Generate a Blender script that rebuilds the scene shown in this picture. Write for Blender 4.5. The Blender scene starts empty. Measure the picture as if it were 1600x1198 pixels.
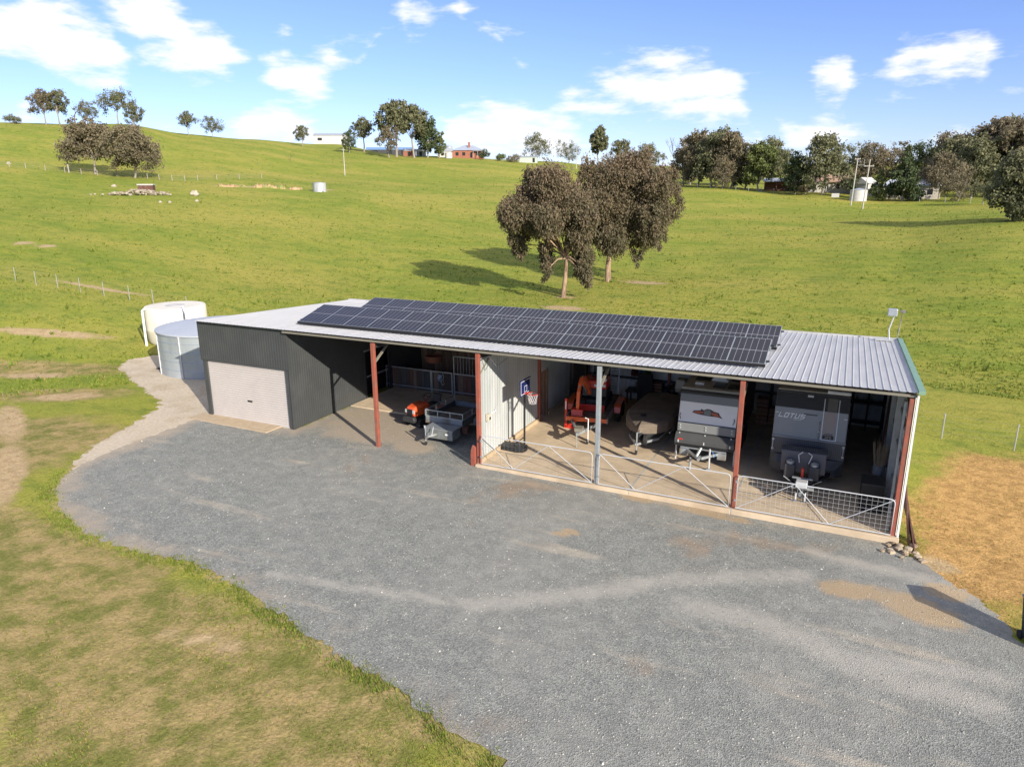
import bpy, math, random
import numpy as np
from mathutils import Vector, Matrix
R = math.radians
scene = bpy.context.scene
col = scene.collection

# ------------------------------------------------------------------ camera
CAM = np.array([15.684, -21.023, 9.443]); YAW, PITCH, ROLL = -0.4433, 0.26634, -0.0054
cam_d = bpy.data.cameras.new('camera'); cam = bpy.data.objects.new('camera', cam_d); col.objects.link(cam)
_f = Vector((math.sin(YAW)*math.cos(PITCH), math.cos(YAW)*math.cos(PITCH), -math.sin(PITCH)))
_r = Vector((math.cos(YAW), -math.sin(YAW), 0)); _u = _r.cross(_f)
_r2 = math.cos(ROLL)*_r + math.sin(ROLL)*_u; _u2 = -math.sin(ROLL)*_r + math.cos(ROLL)*_u
cam.matrix_world = Matrix((( _r2.x, _u2.x, -_f.x, CAM[0]), (_r2.y, _u2.y, -_f.y, CAM[1]), (_r2.z, _u2.z, -_f.z, CAM[2]), (0,0,0,1)))
cam_d.sensor_fit = 'HORIZONTAL'; cam_d.sensor_width = 36; cam_d.lens = 1108.96/1600*36
cam_d.clip_start = 0.1; cam_d.clip_end = 20000
scene.camera = cam

# ------------------------------------------------------------------ light
SUN_TO = Vector((2.06, -1.29, 1.0)).normalized()          # towards the sun: low, from the front right
SUN_EL = math.asin(SUN_TO.z); SUN_AZ = math.atan2(SUN_TO.x, SUN_TO.y)   # azimuth from +Y, clockwise
sl = bpy.data.lights.new('sun', 'SUN'); sl.energy = 3.9; sl.angle = R(0.53); sl.color = (1.0, 0.93, 0.82)
so = bpy.data.objects.new('sun', sl); col.objects.link(so)
so.rotation_euler = (-SUN_TO).to_track_quat('-Z', 'Y').to_euler(); so.location = (30, -30, 40)
scene.view_settings.view_transform = 'Standard'; scene.view_settings.look = 'None'
scene.view_settings.gamma = 1; scene.view_settings.use_curve_mapping = False
scene.view_settings.exposure = 0.95

w = bpy.data.worlds.new('World'); scene.world = w; w.use_nodes = True
nt = w.node_tree; nt.nodes.clear()
def N(t, tree=None, **k):
    n = (tree or nt).nodes.new(t)
    for a, b in k.items(): setattr(n, a, b)
    return n
CLOUD = 6.0
def build_sky():
    L = nt.links.new
    out = N('ShaderNodeOutputWorld'); bg = N('ShaderNodeBackground'); bg.inputs[1].default_value = .098
    sky = N('ShaderNodeTexSky', sky_type='NISHITA', sun_disc=False)
    sky.sun_elevation = SUN_EL; sky.sun_rotation = SUN_AZ; sky.altitude = 300; sky.air_density = 1; sky.dust_density = .2; sky.ozone_density = 3
    tc = N('ShaderNodeTexCoord')
    # clouds: three bands, each a height and a thickness that vary round the compass, edges broken by noise
    def px_el(x, y):
        d = (_f + _r2*((x-800)/1108.96) - _u2*((y-599)/1108.96)).normalized(); return math.atan2(d.x, d.y), math.asin(d.z)
    A0, A1 = R(-74), R(22)
    def pos(az): return (az-A0)/(A1-A0)
    bands = [  # (x, y, half height) in the photograph's pixels; half height 0 ends a cloud
        [(-160,60,0),(-90,70,22),(-20,48,26),(60,52,36),(120,70,36),(180,84,22),(212,94,0),(392,112,0),(430,118,22),(480,117,25),(520,108,14),(552,106,0),
         (612,25,0),(630,27,11),(668,30,12),(692,30,0),(1252,124,0),(1275,128,15),(1320,126,18),(1345,124,0),(1362,118,0),(1400,112,22),(1455,102,18),(1500,94,17),(1540,90,22),(1570,90,0)],
        [(-100,150,0),(10,155,0),(40,155,9),(68,155,0),(150,20,0),(215,28,32),(285,58,42),(345,86,32),(402,100,0),(420,78,0),(447,78,11),(475,80,0),(700,12,0),(722,12,9),(742,14,0),(852,145,0),(890,146,9),(925,150,10),(990,138,26),(1050,136,38),(1110,146,34),(1150,152,24),(1180,158,0),(1300,160,0)],
        [(-60,200,0),(40,200,8),(110,205,0),(340,200,0),(385,196,24),(440,192,26),(485,204,14),(520,212,0),(660,215,0),(720,205,24),(800,202,32),(880,214,28),(930,222,0),(1075,186,0),(1110,183,12),(1160,176,10),(1200,172,0),(1190,214,0),(1240,210,12),(1320,210,14),(1372,214,0),(1395,236,0),(1480,232,8),(1600,236,0)]]
    def mth(op, a, c=None, d=None):
        n = N('ShaderNodeMath', operation=op)
        for k, s_ in enumerate((a, c, d)):
            if s_ is None: continue
            if isinstance(s_, (int, float)): n.inputs[k].default_value = s_
            else: L(s_, n.inputs[k])
        return n.outputs[0]
    sp = N('ShaderNodeSeparateXYZ'); L(tc.outputs['Generated'], sp.inputs[0])
    az = mth('ARCTAN2', sp.outputs['X'], sp.outputs['Y']); el = mth('ARCSINE', sp.outputs['Z'])
    u = mth('PINGPONG', mth('DIVIDE', mth('SUBTRACT', az, A0), A1-A0), 1.0)
    nz = N('ShaderNodeTexNoise'); nz.inputs['Scale'].default_value = 12; nz.inputs['Detail'].default_value = 9; nz.inputs['Roughness'].default_value = .6
    mp = N('ShaderNodeMapping'); mp.inputs['Scale'].default_value = (1, 1, 3.6); L(tc.outputs['Generated'], mp.inputs['Vector']); L(mp.outputs[0], nz.inputs['Vector'])
    cur = None
    for bd in bands:
        cr = N('ShaderNodeValToRGB'); cr.color_ramp.interpolation = 'LINEAR'; e = cr.color_ramp.elements
        st = []
        for x, y, h in bd:
            a_, e_ = px_el(x, y); st.append((min(max(pos(a_), 0), 1), max(e_, 0)/.5, (h*.93+(0 if h else -16))/1109/.2+.5))
        st.sort(); st = st[:32]
        while len(e) < len(st): e.new(.5)
        for i, (p_, c_, h_) in enumerate(st): e[i].position = p_
        for i, (p_, c_, h_) in enumerate(st): e[i].color = (c_, h_, 0, 1)
        L(u, cr.inputs[0]); sc = N('ShaderNodeSeparateColor'); L(cr.outputs[0], sc.inputs[0])
        c_ = mth('MULTIPLY', sc.outputs[0], .5); h_ = mth('MULTIPLY', mth('SUBTRACT', sc.outputs[1], .5), .2)
        d_ = mth('SUBTRACT', h_, mth('ABSOLUTE', mth('SUBTRACT', el, c_)))
        cur = d_ if cur is None else mth('SMOOTH_MAX', cur, d_, .004)
    # unseen cloud field added above the frame, all round, to lift the ambient light
    n2 = N('ShaderNodeTexNoise'); n2.inputs['Scale'].default_value = 3.2; n2.inputs['Detail'].default_value = 7; n2.inputs['Roughness'].default_value = .58; L(tc.outputs['Generated'], n2.inputs['Vector'])
    r2 = N('ShaderNodeMapRange', interpolation_type='SMOOTHSTEP'); L(el, r2.inputs['Value']); r2.inputs['From Min'].default_value = R(29); r2.inputs['From Max'].default_value = R(40)
    over = mth('MULTIPLY', mth('MULTIPLY_ADD', n2.outputs['Fac'], .9, -.43), r2.outputs[0]); over = mth('ADD', over, mth('MULTIPLY_ADD', r2.outputs[0], .2, -.2))
    cur = mth('MAXIMUM', cur, over)
    # thicker, flatter noise breaks the edges
    dens = mth('ADD', mth('MULTIPLY', cur, 1109/26.), mth('MULTIPLY_ADD', nz.outputs['Fac'], 5.0, -2.5))
    mr = N('ShaderNodeMapRange', interpolation_type='SMOOTHSTEP'); L(dens, mr.inputs['Value'])
    mr.inputs['From Min'].default_value = -.6; mr.inputs['From Max'].default_value = .8; mr.inputs['To Max'].default_value = .96
    mx = N('ShaderNodeMix', data_type='RGBA'); L(mr.outputs[0], mx.inputs['Factor'])
    tn = N('ShaderNodeVectorMath', operation='MULTIPLY'); L(sky.outputs[0], tn.inputs[0]); tn.inputs[1].default_value = (.73, .725, 1.02)
    L(tn.outputs[0], mx.inputs['A']); mx.inputs['B'].default_value = (CLOUD, CLOUD, CLOUD*1.03, 1)
    L(mx.outputs['Result'], bg.inputs[0]); L(bg.outputs[0], out.inputs[0])
build_sky()

# ------------------------------------------------------------------ helpers
def tag(o, label=None, cat=None, group=None, kind=None):
    if label: o['label'] = label
    if cat: o['category'] = cat
    if group: o['group'] = group
    if kind: o['kind'] = kind
    return o
def thing(name, label, cat, loc=(0,0,0), rz=0, group=None):
    o = bpy.data.objects.new(name, None); o.empty_display_size = .2; col.objects.link(o)
    o.location = loc; o.rotation_euler = (0, 0, rz); return tag(o, label, cat, group)
class MB:
    def __init__(s): s.V = []; s.F = []; s.attr = None
    def add(s, v, f):
        n = len(s.V); s.V += [tuple(p) for p in v]; s.F += [tuple(i+n for i in q) for q in f]; return s
    def box(s, x0, x1, y0, y1, z0, z1):
        return s.add([(x0,y0,z0),(x1,y0,z0),(x1,y1,z0),(x0,y1,z0),(x0,y0,z1),(x1,y0,z1),(x1,y1,z1),(x0,y1,z1)],
                     [(3,2,1,0),(4,5,6,7),(0,1,5,4),(1,2,6,5),(2,3,7,6),(3,0,4,7)])
    def obox(s, c, size, ex, ey=None, ez=None):
        ex = Vector(ex).normalized()
        if ey is None: ey = Vector((0,0,1)).cross(ex) if abs(ex.z) < .95 else Vector((0,1,0)).cross(ex)
        ey = Vector(ey).normalized(); ez = ex.cross(ey)
        c = Vector(c); a, b, d = [k/2 for k in size]; v = []
        for k in (-1, 1):
            for p, q in ((-1,-1),(1,-1),(1,1),(-1,1)): v.append(c+ex*a*p+ey*b*q+ez*d*k)
        return s.add(v, [(3,2,1,0),(4,5,6,7),(0,1,5,4),(1,2,6,5),(2,3,7,6),(3,0,4,7)])
    def beam(s, p, q, w, h=None, up=(0,0,1)):
        p = Vector(p); q = Vector(q); d = q-p; ex = d.normalized(); u = Vector(up)
        if abs(ex.dot(u)) > .98: u = Vector((0,1,0))
        ey = u.cross(ex).normalized()
        return s.obox((p+q)/2, (d.length, w, h or w), ex, ey)
    def rod(s, p, q, r, n=8, r2=None, caps=True):
        p = Vector(p); q = Vector(q); d = (q-p).normalized(); a = d.orthogonal().normalized(); b = d.cross(a); r2 = r if r2 is None else r2
        v = [p+(a*math.cos(t)+b*math.sin(t))*r for t in [2*math.pi*i/n for i in range(n)]] + [q+(a*math.cos(t)+b*math.sin(t))*r2 for t in [2*math.pi*i/n for i in range(n)]]
        f = [(i, (i+1) % n, n+(i+1) % n, n+i) for i in range(n)]
        if caps: f += [tuple(range(n-1, -1, -1)), tuple(range(n, 2*n))]
        return s.add(v, f)
    def tube(s, pts, r, n=6, rs=None):
        pts = [Vector(p) for p in pts]; m = len(pts); v = []; a = None
        for i, p in enumerate(pts):
            d = (pts[min(i+1, m-1)]-pts[max(i-1, 0)]).normalized()
            if a is None: a = d.orthogonal().normalized()
            a = (a-d*a.dot(d)).normalized(); b = d.cross(a); rr = rs[i] if rs else r
            v += [p+(a*math.cos(2*math.pi*k/n)+b*math.sin(2*math.pi*k/n))*rr for k in range(n)]
        f = [(i*n+k, i*n+(k+1) % n, (i+1)*n+(k+1) % n, (i+1)*n+k) for i in range(m-1) for k in range(n)]
        f += [tuple(range(n-1, -1, -1)), tuple(range((m-1)*n, m*n))]
        return s.add(v, f)
    def prism(s, poly, o, ex, ey, d):                      # polygon in plane (o,ex,ey), swept by vector d
        o = Vector(o); ex = Vector(ex); ey = Vector(ey); d = Vector(d); n = len(poly)
        a = [o+ex*x+ey*y for x, y in poly]; v = a+[p+d for p in a]
        return s.add(v, [tuple(range(n-1, -1, -1)), tuple(range(n, 2*n))]+[(i, (i+1) % n, n+(i+1) % n, n+i) for i in range(n)])
    def lathe(s, c, prof, n=24, axis=(0,0,1)):
        c = Vector(c); ax = Vector(axis).normalized(); a = ax.orthogonal().normalized() if abs(ax.z) < .9 else Vector((1,0,0)); b = ax.cross(a); m = len(prof); v = []
        for r, z in prof: v += [c+ax*z+(a*math.cos(2*math.pi*k/n)+b*math.sin(2*math.pi*k/n))*max(r, 1e-4) for k in range(n)]
        f = [(i*n+k, i*n+(k+1) % n, (i+1)*n+(k+1) % n, (i+1)*n+k) for i in range(m-1) for k in range(n)]
        f += [tuple(range(n-1, -1, -1)), tuple(range((m-1)*n, m*n))]
        return s.add(v, f)
    def loft(s, rings, caps=True):                         # rings: equal-length closed point loops
        n = len(rings[0]); v = [p for r_ in rings for p in r_]
        f = [(i*n+k, i*n+(k+1) % n, (i+1)*n+(k+1) % n, (i+1)*n+k) for i in range(len(rings)-1) for k in range(n)]
        if caps: f += [tuple(range(n-1, -1, -1)), tuple(range((len(rings)-1)*n, len(rings)*n))]
        return s.add(v, f)
    def corr(s, o, eu, ev, lu, lv, pitch=.076, amp=.008, trim=False, nrm=None):   # corrugated sheet
        o = Vector(o); eu = Vector(eu).normalized(); ev = Vector(ev).normalized(); nn = Vector(nrm) if nrm else eu.cross(ev)
        us = []
        if trim:
            k = 0
            while k*pitch < lu-1e-6:
                b = k*pitch
                us += [(b, 0), (b+pitch*.80, 0), (b+pitch*.86, amp), (b+pitch*.94, amp)]; k += 1
            us = [(u, a) for u, a in us if u < lu]+[(lu, 0)]
        else:
            us = []; k = 0
            while k*pitch < lu: b = k*pitch; us += [(b, 0), (b+pitch*.32, 0), (b+pitch*.44, amp), (b+pitch*.84, amp), (b+pitch*.96, 0)]; k += 1
            us = [(u, a) for u, a in us if u < lu]+[(lu, 0)]
        n = len(us); v = [o+eu*u+nn*a for u, a in us]+[o+eu*u+nn*a+ev*lv for u, a in us]
        return s.add(v, [(i, i+1, n+i+1, n+i) for i in range(n-1)])
    def build(s, name, mat, parent=None, smooth=False, bevel=0, solid=0):
        me = bpy.data.meshes.new(name); me.from_pydata(s.V, [], s.F); me.materials.append(mat)
        if s.attr is not None:
            at = me.attributes.new('v', 'FLOAT', 'FACE'); at.data.foreach_set('value', np.asarray(s.attr, dtype=np.float32))
        if smooth: me.polygons.foreach_set('use_smooth', [True]*len(me.polygons))
        me.update(); o = bpy.data.objects.new(name, me); col.objects.link(o); o.parent = parent
        if solid: md = o.modifiers.new('solid', 'SOLIDIFY'); md.thickness = solid; md.offset = 0
        if bevel: md = o.modifiers.new('bevel', 'BEVEL'); md.width = bevel; md.segments = 2; md.limit_method = 'ANGLE'; md.angle_limit = R(40)
        if smooth and hasattr(me, 'set_sharp_from_angle'): me.set_sharp_from_angle(angle=R(40))
        return o
def copy_tree(o, parent=None):
    c = o.copy(); col.objects.link(c)
    if parent: c.parent = parent
    for ch in list(o.children): copy_tree(ch, c)
    return c
def text_mb(body, size, shear=0):
    cu = bpy.data.curves.new('t', 'FONT'); cu.body = body; cu.size = size; cu.extrude = .003; cu.shear = shear; cu.align_x = 'CENTER'; cu.align_y = 'CENTER'; cu.resolution_u = 3; cu.offset = size*.012
    ob = bpy.data.objects.new('t', cu); col.objects.link(ob)
    dg = bpy.context.evaluated_depsgraph_get(); me = bpy.data.meshes.new_from_object(ob.evaluated_get(dg))
    m = MB(); m.V = [tuple(v.co) for v in me.vertices]; m.F = [tuple(p.vertices) for p in me.polygons]
    bpy.data.objects.remove(ob); bpy.data.curves.remove(cu); bpy.data.meshes.remove(me); return m
def place(m, o, ex, ey):                                   # lay a flat mesh (x right, y up) into a plane
    o = Vector(o); ex = Vector(ex).normalized(); ey = Vector(ey).normalized(); ez = ex.cross(ey)
    m.V = [tuple(o+ex*v[0]+ey*v[1]+ez*v[2]) for v in m.V]; return m

# ------------------------------------------------------------------ materials
def new_mat(name):
    m = bpy.data.materials.new(name); m.use_nodes = True; t = m.node_tree
    return m, t, t.nodes['Principled BSDF'], t.links.new
def mat(name, c, rough=.6, metal=0, var=.12, vs=3.0, c2=None, cs=1.2, bump=0, bs=60, dirt=None, coat=0, spec=.5, stretch=None):
    """plain surface: fine value noise (var), optional second tone in large patches, optional dirt tone, optional bump"""
    m, t, b, L = new_mat(name)
    tc = N('ShaderNodeTexCoord', t); src = tc.outputs['Object']
    if stretch:
        mp = N('ShaderNodeMapping', t); mp.inputs['Scale'].default_value = stretch; L(src, mp.inputs[0]); src = mp.outputs[0]
    n1 = N('ShaderNodeTexNoise', t); n1.inputs['Scale'].default_value = vs; n1.inputs['Detail'].default_value = 6; L(src, n1.inputs['Vector'])
    mr = N('ShaderNodeMapRange', t); mr.inputs['From Min'].default_value = .25; mr.inputs['From Max'].default_value = .75
    mr.inputs['To Min'].default_value = 1-var; mr.inputs['To Max'].default_value = 1+var; L(n1.outputs['Fac'], mr.inputs['Value'])
    cur = None
    base = N('ShaderNodeRGB', t); base.outputs[0].default_value = (*c, 1); cur = base.outputs[0]
    if c2 or dirt:
        n2 = N('ShaderNodeTexNoise', t); n2.inputs['Scale'].default_value = cs; n2.inputs['Detail'].default_value = 5; L(src, n2.inputs['Vector'])
        rp = N('ShaderNodeMapRange', t, interpolation_type='SMOOTHSTEP'); rp.inputs['From Min'].default_value = .45; rp.inputs['From Max'].default_value = .66; L(n2.outputs['Fac'], rp.inputs['Value'])
        mx = N('ShaderNodeMix', t, data_type='RGBA'); L(rp.outputs[0], mx.inputs['Factor']); L(cur, mx.inputs['A']); mx.inputs['B'].default_value = (*(c2 or dirt), 1); cur = mx.outputs['Result']
    vm = N('ShaderNodeVectorMath', t, operation='SCALE'); L(cur, vm.inputs[0]); L(mr.outputs[0], vm.inputs['Scale'])
    L(vm.outputs[0], b.inputs['Base Color'])
    b.inputs['Roughness'].default_value = rough; b.inputs['Metallic'].default_value = metal; b.inputs['Specular IOR Level'].default_value = spec
    if coat: b.inputs['Coat Weight'].default_value = coat; b.inputs['Coat Roughness'].default_value = .08
    if bump:
        n3 = N('ShaderNodeTexNoise', t); n3.inputs['Scale'].default_value = bs; n3.inputs['Detail'].default_value = 4; L(src, n3.inputs['Vector'])
        bp = N('ShaderNodeBump', t); bp.inputs['Strength'].default_value = bump; bp.inputs['Distance'].default_value = .02; L(n3.outputs['Fac'], bp.inputs['Height']); L(bp.outputs[0], b.inputs['Normal'])
    return m
M = {}
M['zinc'] = mat('zinc_roof', (.455,.445,.425), .5, 0, .10, 2.0, c2=(.395,.387,.372), cs=.5, stretch=(3, .4, 1))
M['galv'] = mat('galvanised', (.42,.45,.46), .42, .55, .14, 6)
M['galv_dull'] = mat('galvanised_dull', (.27,.29,.29), .55, .1, .18, 8, dirt=(.16,.14,.11), cs=2)
M['charcoal'] = mat('charcoal_cladding', (.050,.053,.052), .55, 0, .10, 2, c2=(.058,.060,.058), cs=.8)
M['pale_wall'] = mat('pale_zinc_wall', (.43,.44,.425), .5, 0, .08, 1.5, dirt=(.33,.35,.335), cs=.7, stretch=(1,1,.3))
M['inner_wall'] = mat('zinc_inner_wall', (.60,.61,.60), .5, 0, .10, 1.5)
M['cream_door'] = mat('roller_door', (.47,.425,.385), .5, 0, .05, 2)
M['red_steel'] = mat('red_oxide_steel', (.29,.08,.05), .5, 0, .15, 5, dirt=(.24,.09,.06), cs=3)
M['cream_beam'] = mat('beam', (.22,.20,.155), .55, .1, .1, 3)
M['dark_steel'] = mat('dark_steel', (.05,.05,.05), .5, .3, .15, 5)
M['concrete'] = mat('concrete_slab', (.56,.44,.295), .85, 0, .14, 2.2, c2=(.45,.345,.225), cs=.45, bump=.15, bs=40)
M['concrete_edge'] = mat('concrete_edge', (.43,.33,.21), .9, 0, .14, 4, bump=.3, bs=30)
M['black'] = mat('black', (.012,.012,.013), .45, 0, .1, 5)
M['rubber'] = mat('rubber', (.018,.018,.018), .8, 0, .15, 8)
M['white'] = mat('white_paint', (.74,.74,.73), .35, 0, .03, 3)
M['white_metal'] = mat('white_tube', (.55,.56,.56), .4, .2, .06, 6)
M['green_trim'] = mat('green_flashing', (.20,.33,.22), .45, 0, .08, 3)
M['timber'] = mat('timber', (.2,.115,.065), .8, 0, .3, 3, c2=(.09,.052,.034), cs=1.2, stretch=(4,4,.5), bump=.2, bs=25)
M['timber_red'] = mat('timber_red', (.115,.05,.035), .8, 0, .3, 3, stretch=(4,4,.5))
M['orange'] = mat('orange_paint', (.70,.12,.03), .35, 0, .06, 4, coat=.3)
M['red'] = mat('red_paint', (.55,.035,.02), .35, 0, .06, 4, coat=.3)
M['tan_canvas'] = mat('canvas', (.155,.12,.088), .9, 0, .14, 4, c2=(.13,.10,.072), cs=1.5, bump=.5, bs=6)
M['terracotta'] = mat('terracotta', (.25,.09,.045), .8)
M['rust'] = mat('rust', (.10,.042,.028), .85, 0, .25, 5, c2=(.15,.075,.05), cs=2)
# ------------------------------------------------------------------ terrain
AZ = [-180,-110,-69,-60.1,-52.9,-48.8,-44.5,-39,-32.7,-28.5,-22.3,-15.5,-10.7,-4,2.2,9.5,18.4,60,120,180]
DK = [0,45,60,80,115,150,220,340,450,700,1300,3000,7000]
_T = {-69:[1.8,3.2,6,9,16.5,36,38],-60.1:[1.6,3,5.8,8.8,16.5,34.3,38],-52.9:[1.2,2.4,5.3,8.6,15.3,35.5,38],-48.8:[.9,2,5,8.6,14.5,31.9,36],-44.5:[.6,1.5,4.6,8.6,14.2,30,35],
      -39:[.3,1.1,4,8,13,26.5,34],-32.7:[.1,.8,3.3,6.8,12,24.6,26],-28.5:[0,.6,3,6.3,11.5,23.5,25],-22.3:[0,.5,2.6,5.6,10.5,21.1,23],-15.5:[0,.4,2.3,4.9,9.6,16,22],
      -10.7:[0,.5,2.2,4.6,9.4,13.5,22],-4:[0,.8,2.5,4.3,7.9,13,22],2.2:[.2,1.2,3,4.4,6.6,13,22],9.5:[.4,1.8,4.4,5.2,6.5,13,24],18.4:[.5,2,4.5,5.4,6.5,14,24]}
for a in (-180, 60, 120, 180): _T[a] = [.3, .8, 1.5, 2.5, 4, 9, 14]
_T[-110] = [.8, 1.5, 3, 5, 9, 18, 20]
TAB = np.array([[0, 0]+_T[a]+[14, 8, 4, 0] for a in AZ], float)
def _cubic(xs, x):
    xs = np.asarray(xs, float); i = np.clip(np.searchsorted(xs, x)-1, 0, len(xs)-2); t = (x-xs[i])/(xs[i+1]-xs[i]); return i, np.clip(t, 0, 1)
def gz(X, Y):
    X = np.asarray(X, float); Y = np.asarray(Y, float)
    dx, dy = X-CAM[0], Y-CAM[1]; D = np.hypot(dx, dy); az = np.degrees(np.arctan2(dx, dy))
    i, t = _cubic(AZ, az); t = t*t*(3-2*t); j, s = _cubic(DK, D)
    def row(ii):
        def tn(k):                                         # slope at knot k
            k = np.clip(k, 0, len(DK)-1); a = np.clip(k-1, 0, len(DK)-1); b = np.clip(k+1, 0, len(DK)-1); dk = np.asarray(DK, float)
            return (TAB[ii, b]-TAB[ii, a])/np.maximum(dk[b]-dk[a], 1e-6)
        dk = np.asarray(DK, float); h = dk[j+1]-dk[j]; p0, p1 = TAB[ii, j], TAB[ii, j+1]; m0, m1 = tn(j)*h, tn(j+1)*h
        lim = 3*np.abs(p1-p0); m0 = np.clip(m0, -lim, lim); m1 = np.clip(m1, -lim, lim)
        return (2*s**3-3*s**2+1)*p0+(s**3-2*s**2+s)*m0+(-2*s**3+3*s**2)*p1+(s**3-s**2)*m1
    z = row(i)*(1-t)+row(np.clip(i+1, 0, len(AZ)-1))*t
    near = -0.04-0.0075*(np.clip(X, -12, 26)+4); fade = np.clip((75-D)/30, 0, 1)
    z = z+near*fade
    far = np.clip((D-70)/60, 0, 1)
    z = z+far*(.35*np.sin(X*.045+1)*np.cos(Y*.06)+.2*np.sin(X*.11+Y*.09))
    return z
def G(x, y): return float(gz(x, y))

GRAVEL = [(11.2,-11.92),(9.85,-11.59),(8.01,-11.01),(6.48,-10.73),(4.57,-10.21),(2.59,-9.64),(.68,-9.35),(-1.24,-9.59),(-3.55,-9.47),(-5.71,-8.78),(-7.25,-7.93),(-8.35,-6.65),(-8.86,-4.81),(-8.89,-2.84),(-9.05,-.66),(-9.2,.2),
          (-9.1,.12),(-4.2,.12),(-4.2,3.9),(4.3,3.9),(4.3,-.1),(17.7,-.1),(17.82,-.57),(18.26,-1.0),(18.78,-1.7),(19.39,-2.46),(19.81,-3.53),(20.1,-4.46),(21.5,-7),(24,-11),(27,-16),(30,-24),(18,-24),(13.5,-14.2)]
TAN = [(-8.2,-6.4),(-8.9,-6.2),(-9.9,-4.79),(-10.86,-2.49),(-11.68,-.44),(-12.51,.47),(-16.34,2.2),(-20.32,4.08),(-21.65,5.67),(-21.11,7.17),(-18.5,7.5),(-13,9.5),(-9.2,10),(-9.2,.3),(-8.9,-1.),(-8.6,-4)]
def seg_dist(P, poly):
    A = np.array(poly, float); B = np.roll(A, -1, 0); out = np.full(len(P), 1e9); ins = np.zeros(len(P), bool)
    for a, b in zip(A, B):
        d = b-a; t = np.clip(((P-a)@d)/(d@d), 0, 1); out = np.minimum(out, np.hypot(*(P-(a+t[:, None]*d)).T))
        c = ((a[1] > P[:, 1]) != (b[1] > P[:, 1])); xi = (b[0]-a[0])*(P[:, 1]-a[1])/((b[1]-a[1]) if b[1] != a[1] else 1e-9)+a[0]; ins ^= c & (P[:, 0] < xi)
    return np.where(ins, -out, out)
def blobs(P, lst):
    v = np.zeros(len(P))
    for x, y, a, b, t in lst:
        c, s = math.cos(t), math.sin(t); u = ((P[:, 0]-x)*c+(P[:, 1]-y)*s)/a; q = (-(P[:, 0]-x)*s+(P[:, 1]-y)*c)/b
        v = np.maximum(v, np.clip(1.5-np.hypot(u, q)*1.2, 0, 1))
    return v
DIRT = [(-17.5,-.7,2.2,.8,.5),(-23,1.2,2.6,.7,.4),(-10.2,-7.7,4.2,.75,-.58),(-16,-4.2,4,.7,-.5),(3.6,-11.7,1.6,.3,.25),(-30,6.5,5,1.0,.45),
        (-5.5,33.5,2.6,1.3,0),(-3.3,50.5,3,1.2,0),(-7.2,38.6,1.2,.8,0),(18.6,-1.0,.8,.6,0),(-102,102,8,2.2,.6),(-94,111,3,1.2,.6),(-110,97,5,1.5,.6),(-64,27,5,1.0,.2),(-40,17.2,7,.6,.1)]
DRY = [(20.4,2.0,2.6,5.5,-.1),(21.6,6.5,2.6,3.0,.1),(19.3,-1.2,1.2,1.8,.5),(22.5,-.5,2.4,3.0,0),(25.5,4,4,7,0)]
OLIVE = [(0,-13,14,3.6,.1),(-6,-11.5,9,2.6,.1),(8,-14.5,7,2.6,.1),(-13,-6,5,4,.6),(-18,-.7,4,1.6,.5),(-24,2,6,2,.4)]
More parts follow.
